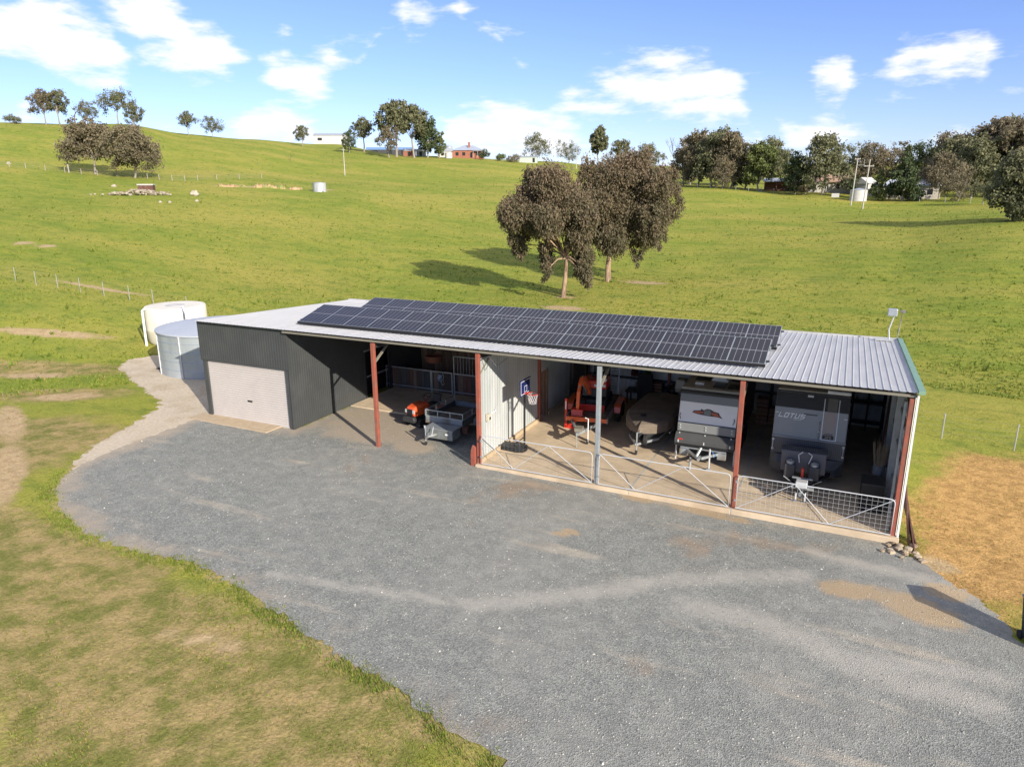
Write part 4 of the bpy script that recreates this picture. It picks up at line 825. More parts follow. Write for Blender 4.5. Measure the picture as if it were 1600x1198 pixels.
# ------------------------------------------------------------------ galvanised box trailer
def box_trailer():
    t = thing('box_trailer', 'galvanised box trailer with mesh sides parked against the red post', 'trailer', (1.78, 3.1, -.06))
    x0, x1, y0, y1 = -.85, .85, -1.15, 1.25; gm = M['galv']
    MB().box(x0,x1,y0,y1,.52,.58).build('floor', mat('trailer_floor', (.15,.115,.085), .8, 0, .2, 3), t)
    for (a,b,c,d,nm) in ((x0,x0+.03,y0,y1,'side'),(x1-.03,x1,y0,y1,'side'),(x0+.03,x1-.03,y0,y0+.03,'front_board'),(x0+.03,x1-.03,y1-.03,y1,'tail_board')): MB().box(a,b,c,d,.58,.80).build(nm, mat('trailer_side',(.10,.105,.10),.55,.3,.2,4) if nm == 'side' else M['galv_dull'], t)
    def rail(name, p, q, n_):
        p = Vector(p); q = Vector(q); H = .24; m = MB()
        m.beam(p,q,.035,.035); m.beam(p+Vector((0,0,H)),q+Vector((0,0,H)),.035,.035)
        for k in range(n_+1): f = k/n_; c = p+(q-p)*f; m.beam(c,c+Vector((0,0,H)),.03,.03)
        o = m.build(name, gm, t)
        w_ = MB(); 
        for k in range(1,int((q-p).length/.07)): f = k*.07/(q-p).length; c = p+(q-p)*f; w_.rod(c,c+Vector((0,0,H)),.0022,4,caps=False)
        for k in range(1,4): w_.rod(p+Vector((0,0,H*k/4)),q+Vector((0,0,H*k/4)),.0022,4,caps=False)
        w_.build('mesh', M['galv_dull'], o)
    rail('front_rail', (x0,y0+.015,.82),(x1,y0+.015,.82),3); rail('side_rail', (x0+.015,y0+.06,.82),(x0+.015,y1-.05,.82),3); rail('side_rail', (x1-.015,y0+.06,.82),(x1-.015,y1-.05,.82),3)
    m = MB().prism([(-.62,.22),(.62,.22),(.62,.60),(-.62,.60)], (.22,-1.95,0), (1,0,0), (0,0,1), (0,.62,0)); m.build('toolbox', mat('galv_box',(.23,.25,.24),.5,.3,.15,5,dirt=(.17,.17,.15),cs=3), t, bevel=.02)
    MB().box(.52,.66,-1.958,-1.95,.42,.48).build('plate', M['white'], t)
    MB().box(-.42,.86,-1.97,-1.31,.605,.63).build('toolbox_lid', gm, t)
    for s in (-1, 1): MB().beam((s*.55,y0,.45),(-.06,-2.3,.40),.05,.08).build('drawbar', M['galv_dull'], t)
    MB().beam((-.06,-2.25,.40),(-.06,-2.42,.38),.08,.08).build('coupling', M['galv_dull'], t)
    for dx in (-.16, .1): MB().rod((-.06+dx,-2.15,.4),(-.06+dx*1.6,-2.1,.75),.015,6).build('brake_handle', M['white_metal'], t)
    MB().rod((-.2,-2.2,0),(-.2,-2.2,.8),.024,8).build('jockey_post', M['galv'], t); wheel(t, (-.2,-2.2,.08), .08, .05)
    for s in (-1, 1):
        wheel(t, (s*1.0,.1,.32), .32, .19); m = MB(); pr = [(-.42,.42),(-.3,.66),(0,.72),(.5,.66),(.62,.42)]; m.prism(pr+[(y*.96,z-.02) for y, z in pr[::-1]], (s*1.0-.12,0,0), (0,1,0), (0,0,1), (.24,0,0)); m.build('mudguard', M['galv_dull'], t)
    MB().box(x1,x1+.22,y0-.05,y0+.15,.30,.56).build('tail_step', M['rust'], t)
box_trailer()
# ------------------------------------------------------------------ basketball hoop
def hoop():
    t = thing('basketball_hoop', 'portable basketball hoop with blue backboard against the white partition', 'basketball hoop', (5.36, 1.78, 0))
    m = MB(); out = [(-.95,-.22),(-.9,-.28),(-.2,-.34),(.05,-.25),(.1,0),(.05,.25),(-.2,.34),(-.9,.28),(-.95,.22)]
    m.loft([[(x,y,0) for x,y in out],[(x,y,.12) for x,y in out],[(x*.9-.03,y*.8,.18) for x,y in out]]); m.build('base', M['black'], t, bevel=.02)
    for y in (-.24,.24): wheel(t, (-.93,y,.09), .09, .05, (1,0,0), rim='white')
    MB().rod((0,0,.15),(0,0,2.75),.038,10).build('pole', M['black'], t, smooth=True); MB().rod((-.45,0,.16),(0,0,.55),.02,6).build('stay', M['black'], t)
    MB().box(.04,.075,-.52,.40,2.22,2.82).build('backboard', mat('hoop_blue',(.012,.022,.10),.35,0,.05,4,coat=.3), t, bevel=.015)
    fr = MB()
    for a,b,c,d in ((-.47,-.45,2.27,2.77),(.33,.35,2.27,2.77),(-.45,.33,2.27,2.29),(-.45,.33,2.75,2.77),(-.17,-.155,2.33,2.56),(.035,.05,2.33,2.56),(-.155,.035,2.33,2.345),(-.155,.035,2.545,2.56)): fr.box(.076,.079,a,b,c,d)
    fr.build('board_lines', M['white'], t)
    c = Vector((.36,-.06,2.28)); MB().tube([c+Vector((.2*math.cos(2*math.pi*k/20),.2*math.sin(2*math.pi*k/20),0)) for k in range(21)],.012,6).build('rim', M['red'], t); MB().box(.07,.18,-.12,0,2.24,2.30).build('rim_bracket', M['red'], t)
    nt_ = MB()
    for k in range(12):
        for dr in (1,-1):
            p = []
            for j in range(5): a = 2*math.pi*(k+dr*j*.5)/12; r_ = .2-.075*j/4; p.append(c+Vector((r_*math.cos(a),r_*math.sin(a),-.38*j/4)))
            nt_.tube(p,.005,4)
    nt_.build('net', mat('net',(.75,.70,.68),.8), t)
hoop()
# ------------------------------------------------------------------ stable
def stable():
    t = thing('horse_stable', 'timber-lined stable with galvanised yard panels and barred grille at the back of the bay', 'stable', (0, 7.2, .02))
    rnd = random.Random(8); tones = [mat('board_%d' % k, c_, .85, 0, .3, 3, stretch=(4,4,.4)) for k, c_ in enumerate([(.36,.22,.125),(.27,.165,.095),(.42,.27,.16),(.21,.13,.085),(.31,.18,.11)])]
    x = -4.3
    while x < 4.2:
        w_ = rnd.choice([.16,.2,.22,.25]); MB().box(x+.004,min(x+w_,4.25)-.004,2.72+rnd.uniform(0,.02),2.76,.0,3.0+rnd.uniform(-.03,.03)).build('board', rnd.choice(tones), t); x += w_
    x = -4.55
    low = [mat('low_board_%d' % k, c_, .85, 0, .3, 3, stretch=(4,4,.4)) for k, c_ in enumerate([(.13,.07,.05),(.17,.085,.06),(.09,.065,.05),(.20,.14,.10),(.08,.08,.075)])]
    while x < 4.2:
        w_ = rnd.choice([.18,.22,.28]); MB().box(x+.004,min(x+w_,4.25)-.004,.06+rnd.uniform(0,.015),.085,.0,.98).build('kick_board', rnd.choice(low), t); x += w_
    g = M['galv']
    for x in (-4.62,-2.04,-1.98,-.86,-.74): MB().box(x-.025,x+.025,-.03,.03,0,1.08 if x < -.8 else 1.9).build('panel_post', g, t)
    for a, b in ((-4.6,-2.06),(-1.96,-.88),(-.72,4.25)):
        for z in (.14, 1.04): MB().box(a,b,-.022,.022,z-.025,z+.025).build('rail', g, t)
    MB().box(-.72,3.0,-.022,.022,1.86,1.90).build('rail', g, t)
    for k in range(22): x = -.55+k*.16; MB().rod((x,0,1.06),(x,0,1.87),.012,6).build('grille_bar', M['white_metal'], t)
    for k in range(10): x = .1+k*.14; MB().rod((x,2.2,1.2),(x,2.2,2.3),.01,5).build('rear_grille_bar', M['galv_dull'], t)
    h = thing('hanging_halter', 'blue and white rug with rope halter hung on the stable gate', 'halter', (-1.42, 7.13, .62))
    m = MB(); m.loft([[(-.16,-.02,.0),(.02,-.03,-.02),(.02,.0,-.02),(-.16,.01,0)],[(-.2,-.05,.18),(.06,-.06,.16),(.06,.0,.16),(-.2,0,.18)],[(-.13,-.03,.34),(.04,-.03,.33),(.04,0,.33),(-.13,0,.34)]]); m.build('rug', mat('rug_blue',(.20,.24,.33),.9,0,.4,14,c2=(.6,.6,.6),cs=9), h, bevel=.02)
    MB().tube([(.1,-.03,.42),(.16,-.05,.25),(.12,-.05,.08),(.2,-.05,-.1),(.1,-.05,-.16),(.02,-.04,-.06)],.018,6).build('rope', mat('rope',(.55,.5,.40),.9), h)
    p = thing('hanging_planter', 'terracotta coloured planter with dark plant hung above the stable rail', 'planter', (-2.0, 7.5, 1.42))
    MB().lathe((0,0,0),[(.26,0),(.38,.05),(.42,.34),(.39,.34),(.36,.28)],20).build('pot', M['terracotta'], p, smooth=True)
    m = MB(); rnd = random.Random(5)
    for k in range(70): a = rnd.uniform(0,6.28); r_ = rnd.uniform(0,.2); z = .35+rnd.uniform(0,.5); c = Vector((r_*math.cos(a)-.12,r_*math.sin(a),z)); e1 = Vector((rnd.uniform(-1,1),rnd.uniform(-1,1),rnd.uniform(-.3,1)))*.09; e2 = Vector((rnd.uniform(-1,1),rnd.uniform(-1,1),0))*.04; m.add([c-e2,c+e2,c+e1],[(0,1,2)])
    m.build('plant', mat('dark_leaf',(.02,.035,.014),.7), p)
    for s in (-1, 1): MB().rod((s*.36,0,.33),(s*.05,0,2.3),.006,4).build('chain', M['dark_steel'], p)
stable()
# ------------------------------------------------------------------ things along the back and right walls
def box_thing(name, label, cat, x, y, z, dims, mt, group=None, lid=None, rz_=0):
    t = thing(name, label, cat, (x, y, z), rz_, group); a, b, c = dims
    MB().box(-a/2,a/2,-b/2,b/2,0,c).build('body', mt, t, bevel=.012)
    if lid: MB().box(-a/2-.015,a/2+.015,-b/2-.015,b/2+.015,c,c+.04).build('lid', lid, t)
    return t
ctn = mat('carton', (.27,.155,.095), .85, 0, .15, 5); ctn2 = mat('carton_pink', (.30,.16,.12), .85, 0, .15, 5); k = 0
for ix, iz, lab in ((0,0,'brown carton at floor level, left of the stack between the two vans'),(1,0,'brown carton at floor level, right of the stack between the two vans'),(0,1,'brown carton second from the floor, left of the stack between the two vans'),(1,1,'brown carton second from the floor, right of the stack between the two vans'),(0,2,'topmost brown carton of the stack between the two vans')):
    t = box_thing('carton', lab, 'carton', 13.0+ix*.5, 9.0, iz*.36, (.46,.5,.33), ctn if (ix+iz) % 2 else ctn2, 'cartons stacked between the vans'); MB().box(-.23,.23,-.256,-.25,.14,.18).build('tape', mat('tape',(.12,.08,.05),.5), t)
for i, (x, z) in enumerate(((7.75,.35),(8.35,.35))): 
    t = box_thing('timber_crate', ('left' if i == 0 else 'right')+' reddish timber crate on the bench behind the boat', 'crate', x, 9.65, .62, (.55,.5,.42), M['timber_red'])
    for zz in (.1,.25,.38): MB().box(-.285,.285,-.262,-.25,zz-.03,zz+.03).build('slat', ctn, t)
t = thing('work_bench', 'low dark steel bench along the back wall behind the boat', 'bench', (8.2, 9.6, 0)); MB().box(-1.2,1.4,-.35,.35,.54,.62).build('top', M['dark_steel'], t)
for x in (-1.1, 1.3):
    for y in (-.3,.3): MB().box(x-.03,x+.03,y-.03,y+.03,0,.54).build('leg', M['dark_steel'], t)
t = thing('black_bags', 'heap of black gear bags on the bench behind the boat', 'bags', (9.15, 9.5, .62))
for i, (x,y,z,r_) in enumerate(((0,0,.22,.3),(.38,.05,.2,.26),(-.3,-.1,.16,.22),(.15,-.1,.42,.22))): MB().lathe((x,y,z-r_*.7),[(r_*.6,0),(r_,r_*.5),(r_*.9,r_*1.0),(r_*.4,r_*1.4),(.05,r_*1.5)],14).build('bag', M['black'], t, smooth=True)
for x, c_, lab, wd, z0 in ((7.22,(.085,.016,.02),'maroon coat hanging on the back wall','.26',1.15),(7.5,(.10,.15,.26),'faded blue coat hanging on the back wall','.2',.95),(7.82,(.02,.16,.025),'bright green coat hanging on the back wall','.26',1.1)):
    t = thing('hanging_coat', lab, 'coat', (x, 10.0, z0), 0, 'coats on the back wall'); w_ = float(wd)/2+.03; rnd = random.Random(int(x*100))
    m = MB(); m.loft([[(-w_*s,-.03-.03*b,z),(0,-.09-.03*b,z),(w_*s,-.03-.03*b,z),(w_*s,.03,z),(-w_*s,.03,z)] for z, s, b in ((0,1,1),(.25,.95,.6),(.5,.85,.9),(.68,.8,.5),(.74,.25,0))]); m.build('cloth', mat('coat_%d' % int(x*100), c_, .9, 0, .25, 6), t)
    MB().box(-.02,.02,-.05,.05,.74,.80).build('hook', M['galv'], t)
t = thing('rubber_matting', 'tall black rubber mat standing behind the plant trailer', 'mat', (7.95, 9.1, 0)); m = MB(); m.loft([[(-.32,-.1,z),(.34,-.05,z),(.34,.05,z),(-.32,.06,z)] for z in (0,.8,1.55)]); m.build('mat', M['rubber'], t)
t = thing('tall_cabinet', 'dark tall cabinet past the end of the white partition', 'cabinet', (4.75, 9.65, 0)); MB().box(-.28,.3,-.35,.35,0,2.5).build('body', mat('cabinet',(.022,.02,.016),.7), t); MB().box(-.26,-.01,-.362,-.352,.1,2.4).build('door', mat('cabinet_door',(.03,.027,.022),.6), t); MB().box(.02,.28,-.362,-.352,.1,2.4).build('door', mat('cabinet_door2',(.03,.027,.022),.6), t)
for i, x in enumerate((5.45, 5.95)):
    t = thing('steel_pole', ('left' if i == 0 else 'right')+' pale steel pole standing behind the excavator', 'pole', (x, 9.4, 0)); MB().rod((0,0,0),(0,.1,3.3),.035,8).build('tube', M['white_metal'], t); MB().box(-.08,.08,-.08,.08,0,.02).build('foot', M['galv_dull'], t)
# shelving on the rear right wall and gear along the right wall
t = thing('steel_shelving', 'dark steel shelving frame against the rear wall right of the caravan', 'shelving', (16.9, 9.75, 0))
for x in (-.55,0,.55): MB().box(x-.035,x+.035,-.2,-.13,0,2.9).build('upright', M['black'], t)
for z in (.3,1.15,2.0,2.7): MB().box(-.55,.55,-.2,.2,z-.03,z+.03).build('shelf', M['black'], t)
box_thing('black_chest', 'black plastic chest by the right wall behind the gate', 'chest', 17.0, 1.75, 0, (.62,.8,.85), M['black'], lid=M['dark_steel'])
box_thing('grey_drum', 'low dark tub beside the black chest at the right wall', 'tub', 17.15, 2.75, 0, (.5,.7,.55), M['dark_steel'])
t = thing('straw_bundle', 'pale straw bundle leaning on the right-hand wall', 'straw', (17.2, 3.4, 0)); m = MB(); rnd = random.Random(6)
for k in range(60): x, y = rnd.uniform(-.14,.14), rnd.uniform(-.14,.14); m.rod((x,y,.75),(x*2,y*2,1.45+rnd.uniform(-.2,.2)),.012,4,.004)
m.build('stalks', mat('straw',(.42,.31,.18),.9,0,.2,8), t); MB().lathe((0,0,0),[(.16,0),(.18,.8),(.15,.8)],12).build('bucket', M['galv_dull'], t)
t = thing('timber_lengths', 'dark timber lengths leaning in the corner of the right wall', 'timber', (17.3, 5.2, 0))
for k in range(5): MB().beam((-.15+.05*k,-.5+.3*k,0),(.12,-.4+.3*k,2.2+.1*k),.06,.1).build('length', M['timber_red'], t)
# ------------------------------------------------------------------ outside bits
t = thing('rusty_sheets', 'rusty steel lengths leaning on the outside of the right-hand corner', 'scrap steel', (18.0, -.2, -.33))
for k, (x, y0, y1, z1) in enumerate(((.12,-.3,1.6,1.35),(.0,-.1,1.75,1.6),(.2,.1,1.4,1.0))): MB().beam((x,y0,.02),(-.20,y1,z1),.03,.24,up=(0,-.6,1)).build('length', M['rust'], t)
t = thing('rubble_pile', 'broken stones heaped at the foot of the right-hand corner post', 'rubble', (17.85, -.62, G(17.85,-.6))); rnd = random.Random(11); stn = [mat('stone_%d' % k, c_, .9, 0, .2, 6) for k, c_ in enumerate(((.34,.26,.17),(.40,.32,.22),(.24,.17,.11)))]
def stone(r_, rnd, c=(0,0,0), fl=.6):
    m = MB(); m.lathe((0,0,0),[(r_*.6,-r_*fl),(r_,-r_*.2),(r_*.9,r_*.25),(r_*.45,r_*fl)],7); m.V = [(c[0]+v[0]*rnd.uniform(.75,1.25),c[1]+v[1]*rnd.uniform(.75,1.25),c[2]+v[2]*rnd.uniform(.8,1.2)) for v in m.V]; return m
for k in range(22): stone(rnd.uniform(.04,.115), rnd, (rnd.gauss(0,.26), rnd.gauss(0,.22), rnd.uniform(.0,.1)), .4).build('stone', rnd.choice(stn), t)
t = thing('steel_offcut', 'short red steel offcut standing at the foot of the partition post', 'offcut', (4.22, -.12, -.15)); MB().prism([(-.08,0),(.08,0),(.08,.75),(-.02,.82),(-.08,.6)],(0,-.06,0),(1,0,0),(0,0,1),(0,.12,0)).build('plate', M['red_steel'], t); MB().box(-.1,.1,-.1,.1,0,.02).build('base', M['red_steel'], t)
t = thing('wheelie_bin', 'dark green wheelie bin at the right edge of the gravel', 'bin', (20.24, -4.0, G(20.24,-4.0)), R(12))
MB().loft([[(-.22,-.25,.08),(.22,-.25,.08),(.22,.25,.08),(-.22,.25,.08)],[(-.29,-.35,.98),(.29,-.35,.98),(.29,.33,.98),(-.29,.33,.98)]]).build('body', mat('bin_green',(.018,.035,.03),.5), t, bevel=.02); MB().box(-.3,.3,-.37,.36,.98,1.05).build('lid', mat('bin_lid',(.16,.19,.22),.5), t, bevel=.02)
for s in (-1,1): wheel(t,(s*.24,.25,.1),.1,.06)
# small trailer frame left of the charcoal end
t = thing('trailer_frame', 'galvanised trailer drawbar poking out past the charcoal end wall', 'trailer', (-10.2, 3.6, G(-10.2,3.6)), R(36))
for s in (-1,1): MB().beam((s*.55,0,.5),(0,-1.75,.45),.06,.09).build('drawbar', M['galv'], t); MB().beam((s*.6,0,.5),(s*.6,2.2,.5),.06,.09).build('side_rail', M['galv'], t); wheel(t,(s*.8,1.2,.32),.32,.2)
MB().box(-.6,.6,-.04,.04,.46,.56).build('cross_rail', M['galv'], t); MB().box(-.6,.6,.1,2.2,.55,.6).build('deck', M['dark_steel'], t); MB().rod((.02,-1.7,.5),(-.1,-2.0,.03),.03,8).build('jockey_post', M['galv'], t); MB().beam((0,-1.7,.45),(0,-1.95,.42),.08,.08).build('coupling', M['white_metal'], t)
# ------------------------------------------------------------------ vegetation
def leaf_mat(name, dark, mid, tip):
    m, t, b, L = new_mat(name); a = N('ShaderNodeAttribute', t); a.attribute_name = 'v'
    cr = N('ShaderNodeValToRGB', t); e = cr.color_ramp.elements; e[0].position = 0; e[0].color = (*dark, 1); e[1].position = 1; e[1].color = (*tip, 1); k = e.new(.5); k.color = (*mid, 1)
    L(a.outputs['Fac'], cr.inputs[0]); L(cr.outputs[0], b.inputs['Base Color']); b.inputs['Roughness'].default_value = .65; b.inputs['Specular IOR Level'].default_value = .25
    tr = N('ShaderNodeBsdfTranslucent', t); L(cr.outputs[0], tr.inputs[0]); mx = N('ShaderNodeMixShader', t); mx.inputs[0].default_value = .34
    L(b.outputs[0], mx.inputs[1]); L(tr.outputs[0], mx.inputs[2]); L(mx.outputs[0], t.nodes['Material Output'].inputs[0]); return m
LM = {'mauve': leaf_mat('gum_leaf_mauve', (.092,.094,.047), (.190,.152,.088), (.285,.185,.13)),
      'olive': leaf_mat('gum_leaf_olive', (.10,.108,.055), (.195,.195,.10), (.28,.26,.14)),
      'brown': leaf_mat('gum_leaf_brown', (.12,.108,.062), (.23,.19,.115), (.31,.25,.155)),
      'green': leaf_mat('leaf_green', (.08,.10,.035), (.165,.195,.06), (.27,.27,.10)),
      'pine': leaf_mat('leaf_pine', (.055,.075,.034), (.10,.13,.055), (.17,.19,.08)),
      'gold': leaf_mat('twig_gold', (.12,.085,.045), (.22,.15,.075), (.32,.22,.12))}
BARK = mat('gum_bark', (.34,.23,.14), .85, 0, .45, 3, c2=(.13,.08,.05), cs=1.8, stretch=(2,2,.5), bump=.4, bs=15)
BARK_FAR = mat('bark_grey', (.27,.23,.19), .9, 0, .25, 2); BARK_DEAD = mat('bark_dead', (.36,.32,.28), .9, 0, .2, 2)
def crown_mesh(lumps, n, ll, lw, seed, droop=.5, clump=.28, tipz=None):
    rg = np.random.default_rng(seed); L_ = np.array(lumps, float); wt = L_[:, 3]**2; wt /= wt.sum()
    zmin, zmax = (L_[:, 2]-L_[:, 3]).min(), (L_[:, 2]+L_[:, 3]).max()
    V = []; A = []
    for (x, y, z, r, *sq), w_ in zip(L_, wt):
        k = max(20, int(n*w_)); nc = max(7, int(k/(38 if droop < .6 else 60))); sy = sq[0] if sq else .8
        d = rg.normal(size=(nc, 3)); d /= np.linalg.norm(d, axis=1)[:, None]; rad = rg.uniform(.25, 1, nc)**.45
        cc = np.array([x, y, z])+d*rad[:, None]*np.array([r, r, r*sy]); cs = r*clump*rg.uniform(.6, 1.35, nc); cv = rg.uniform(-.16, .16, nc)
        idx = rg.integers(0, nc, k); off = rg.normal(size=(k, 3))*cs[idx][:, None]*np.array([.55, .55, .5+.35*(droop > .6)]); p = cc[idx]+off
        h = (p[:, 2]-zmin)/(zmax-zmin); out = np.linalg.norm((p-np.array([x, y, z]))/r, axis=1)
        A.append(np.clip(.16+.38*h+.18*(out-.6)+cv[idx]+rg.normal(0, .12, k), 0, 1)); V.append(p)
    P = np.concatenate(V); A = np.concatenate(A); k = len(P)
    a = rg.normal(size=(k, 3)); a[:, 2] -= droop*1.6; a /= np.linalg.norm(a, axis=1)[:, None]; b = np.cross(a, rg.normal(size=(k, 3))); b /= np.linalg.norm(b, axis=1)[:, None]
    s = rg.uniform(.7, 1.3, k)[:, None]; q = np.stack([P, P+a*ll*.45*s+b*lw*.5*s, P+a*ll*s, P+a*ll*.45*s-b*lw*.5*s], 1).reshape(-1, 3)
    m = MB(); m.V = q.tolist(); m.F = np.arange(4*k).reshape(-1, 4).tolist(); m.attr = A; return m
def branches(m, base, fork, lumps, r0, rnd, n=7):
    base = Vector(base); fork = Vector(fork); mid = base.lerp(fork, .5)+Vector((rnd.uniform(-.1,.1),rnd.uniform(-.1,.1),0))*fork.z*.3
    m.tube([base-Vector((0,0,.3)), base+Vector((0,0,.05)), mid, fork], 0, n, [r0*1.35, r0*1.1, r0*.85, r0*.7])
    for l in lumps:
        c = Vector(l[:3]); d = c-fork; k = max(.25, min(1, l[3]/2.5)); p1 = fork+d*.4+Vector((0,0,abs(d.length)*.12))+Vector((rnd.gauss(0,.12),rnd.gauss(0,.12),0))*d.length*.4
        m.tube([fork-Vector((0,0,r0*.5)), p1, c], 0, 5, [r0*.45, r0*.28, r0*.10])
        for q in range(3):
            e = c+Vector((rnd.gauss(0,1),rnd.gauss(0,1),rnd.gauss(.2,.7)))*l[3]*.6; m.tube([p1.lerp(c,.5), e], 0, 4, [r0*.14, r0*.04])
def tree(name, label, x, y, H, W, lm='olive', seed=0, style='gum', n=2600, group=None, ll=None, trunk=.28, z=None):
    rnd = random.Random(seed); t = thing(name, label, 'tree' if style not in ('bush',) else 'shrub', (x, y, (G(x, y) if z is None else z)), rnd.uniform(0, 6.28), group)
    lum = []
    if style == 'gum':
        k = rnd.randint(7, 10)
        for i in range(k):
            a = 2.4*i+rnd.uniform(-.5,.5); f = (i+.5)/k; rr = W*.5*rnd.uniform(.35,.68)*(1-.35*f*f)
            lum.append((rr*math.cos(a), rr*math.sin(a), H*(trunk+.12+(.86-trunk-.14)*f), W*rnd.uniform(.19,.28), .78))
        lum.append((0, 0, H*.86, W*.2, .7))
    elif style == 'round':
        for i in range(9): a = 2.4*i; f = (i+.5)/9; rr = W*.5*.55*math.sin(math.pi*(.2+.75*f)); lum.append((rr*math.cos(a), rr*math.sin(a), H*(.18+.68*f), W*.24, .9))
    elif style == 'cone':
        for i in range(11): f = i/10; a = 2.4*i; rr = W*.5*(1-f)*.6; lum.append((rr*math.cos(a), rr*math.sin(a), H*(.14+.78*f), W*(.27-.19*f), .8))
    elif style == 'bush':
        for i in range(6): a = 1.05*i; lum.append((W*.25*math.cos(a), W*.25*math.sin(a), H*rnd.uniform(.3,.62), W*.24, .8))
    s = ll or max(.2, H*.032)
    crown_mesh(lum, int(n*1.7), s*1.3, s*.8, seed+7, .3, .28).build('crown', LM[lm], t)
    m = MB(); r0 = max(.06, H*.02)
    if style == 'bush': branches(m, (0,0,0), (0,0,H*.15), lum[:3], r0, rnd)
    elif style == 'cone': m.tube([(0,0,-.3),(0,0,H*.5),(0,0,H*.93)], 0, 6, [r0*1.2, r0*.7, r0*.15])
    else: branches(m, (0,0,0), (rnd.uniform(-.04,.04)*H, rnd.uniform(-.04,.04)*H, H*trunk), lum, r0, rnd)
    m.build('trunk', BARK_FAR, t, smooth=True); return t
def bare_tree(name, label, x, y, H, W, seed, mt=None, group=None, depth=5, thick=.018):
    rnd = random.Random(seed); t = thing(name, label, 'tree', (x, y, G(x, y)), 0, group); mt_ = MB(); mb_ = MB()
    def grow(m, p, d, l, r, k):
        q = p+d*l; mid = p+d*l*.5+Vector((rnd.gauss(0,.05),rnd.gauss(0,.05),0))*l; m.tube([p, mid, q], 0, 4 if k < depth-1 else 6, [r, r*.85, r*.65])
        if k > 0:
            for j in range(rnd.choice([2,2,3])):
                s = W/H; nd = (d+Vector((rnd.gauss(0,.55*s*1.6),rnd.gauss(0,.55*s*1.6),rnd.uniform(-.05,.35)))).normalized(); grow(mb_, q-d*l*rnd.uniform(0,.25), nd, l*rnd.uniform(.6,.8), r*.6, k-1)
    grow(mt_, Vector((0,0,-.2)), Vector((rnd.uniform(-.06,.06),0,1)), H*.34, H*thick, depth)
    mt_.build('trunk', mt or BARK_DEAD, t); mb_.build('branches', mt or BARK_DEAD, t); return t
# the two big gums behind the shed, in the frame of the camera's right and depth directions
def big_gum(label, x, y, px, py, sc_, lumps, seed, n, fork, r0, extra=()):
    t = thing('gum_tree', label, 'tree', (x, y, G(x, y)), -YAW, 'large gums behind the shed'); rnd = random.Random(seed); L_ = []
    for (a, b, r) in lumps:
        zz = (py-b)/sc_*1.03; xx = (a-px)/sc_; rr = r/sc_
        L_.append((xx, rnd.uniform(-1.2,1.2), zz, rr, .9 if r >= 20 else 1.7))
        if r < 20: L_.append((xx+(.5 if a < px else -.5), rnd.uniform(-1,1), zz+rr*1.7, rr*.8, 1.5))
        if r >= 22: L_.append((xx*.8+rnd.uniform(-.6,.6), rnd.choice([-1,1])*rnd.uniform(1.4,2.6), zz-rnd.uniform(0,.5), rr*.85, .9))
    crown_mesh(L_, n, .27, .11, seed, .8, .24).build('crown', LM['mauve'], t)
    m = MB(); branches(m, (0,0,0), fork, L_[::2]+L_[1::4], r0, rnd, 10); m.build('trunk', BARK, t, smooth=True)
big_gum('left of the two big gums, mauve-tipped crown drooping low, behind the shed', -7.48, 38.64, 880, 465, 17.5,
        [(803,338,24),(812,386,13),(806,365,14),(857,300,30),(837,345,27),(853,398,15),(886,328,32),(911,410,19),(850,424,9),(900,372,20),(838,316,20),(908,345,22),(820,322,18),(868,352,20),(914,432,10)], 21, 95000, (.25,0,3.6), .22)
big_gum('right and rear of the two big gums, broad dense mauve-brown crown', -6.93, 49.96, 950, 440, 15.2,
        [(943,288,33),(988,270,26),(1018,296,28),(1044,322,18),(965,332,36),(1010,362,26),(955,376,26),(995,394,13),(932,362,22),(1022,335,24),(922,322,26),(985,318,30),(970,292,24),(905,310,18),(1030,372,12)], 33, 110000, (.1,0,3.2), .32)
gl = 'gums along the left hill crest'
def far(px, D): 
    d = _f+_r2*((px-800)/1108.96)-_u2*((290-599)/1108.96); k = D/math.hypot(d.x, d.y); return CAM[0]+d.x*k, CAM[1]+d.y*k
def ft(label, px, D, hp, wp, lm='olive', style='gum', seed=None, group=gl, n=2200, trunk=.28, name='gum_tree'):
    x, y = far(px, D); dep = (Vector((x, y, 10))-Vector(CAM)).dot(_f); k = dep/1108.96
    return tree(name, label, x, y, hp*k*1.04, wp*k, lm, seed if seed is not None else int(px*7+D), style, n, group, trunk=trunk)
bare_tree('dead_tree', 'small leaning dead tree at the far left end of the hill crest', *far(8,345), 7, 6, 3, group='dead trees')
ft('low dark bush on the hill crest near the left edge', 38, 345, 13, 27, 'olive', 'bush', group=None, name='bush')
ft('left one of the close pair of tall gums on the left hill crest', 88, 345, 50, 42, 'brown'); ft('right one of the close pair of tall gums on the left hill crest', 109, 345, 52, 38, 'olive')
bare_tree('dead_tree', 'thin dead brown tree right of the close pair on the crest', *far(134,345), 12, 7, 12, mat('dead_brown',(.16,.09,.06),.9), 'dead trees')
ft('small gum between the dead tree and the wide gum on the crest', 153, 345, 32, 36); ft('wide spreading gum with visible limbs on the hill crest', 199, 345, 46, 56, trunk=.4); ft('dense dark gum just below the crest beside the wide gum', 222, 320, 40, 34, trunk=.16)
ft('slim small gum standing alone right of the crest group', 304, 345, 34, 30, trunk=.38); ft('small wide gum standing alone on the slope right of the slim one', 341, 345, 30, 38, trunk=.2)
ft('round gum beside the white shed on the hill', 478, 360, 31, 28, group=None)
ft('left of the two big brown gums on the left slope', 152, 205, 80, 82, 'brown', n=6500, group='gums on the left slope', trunk=.26, seed=5); ft('right of the two big brown gums on the left slope, low spreading', 213, 194, 74, 88, 'brown', n=6500, group='gums on the left slope', trunk=.2, seed=14)
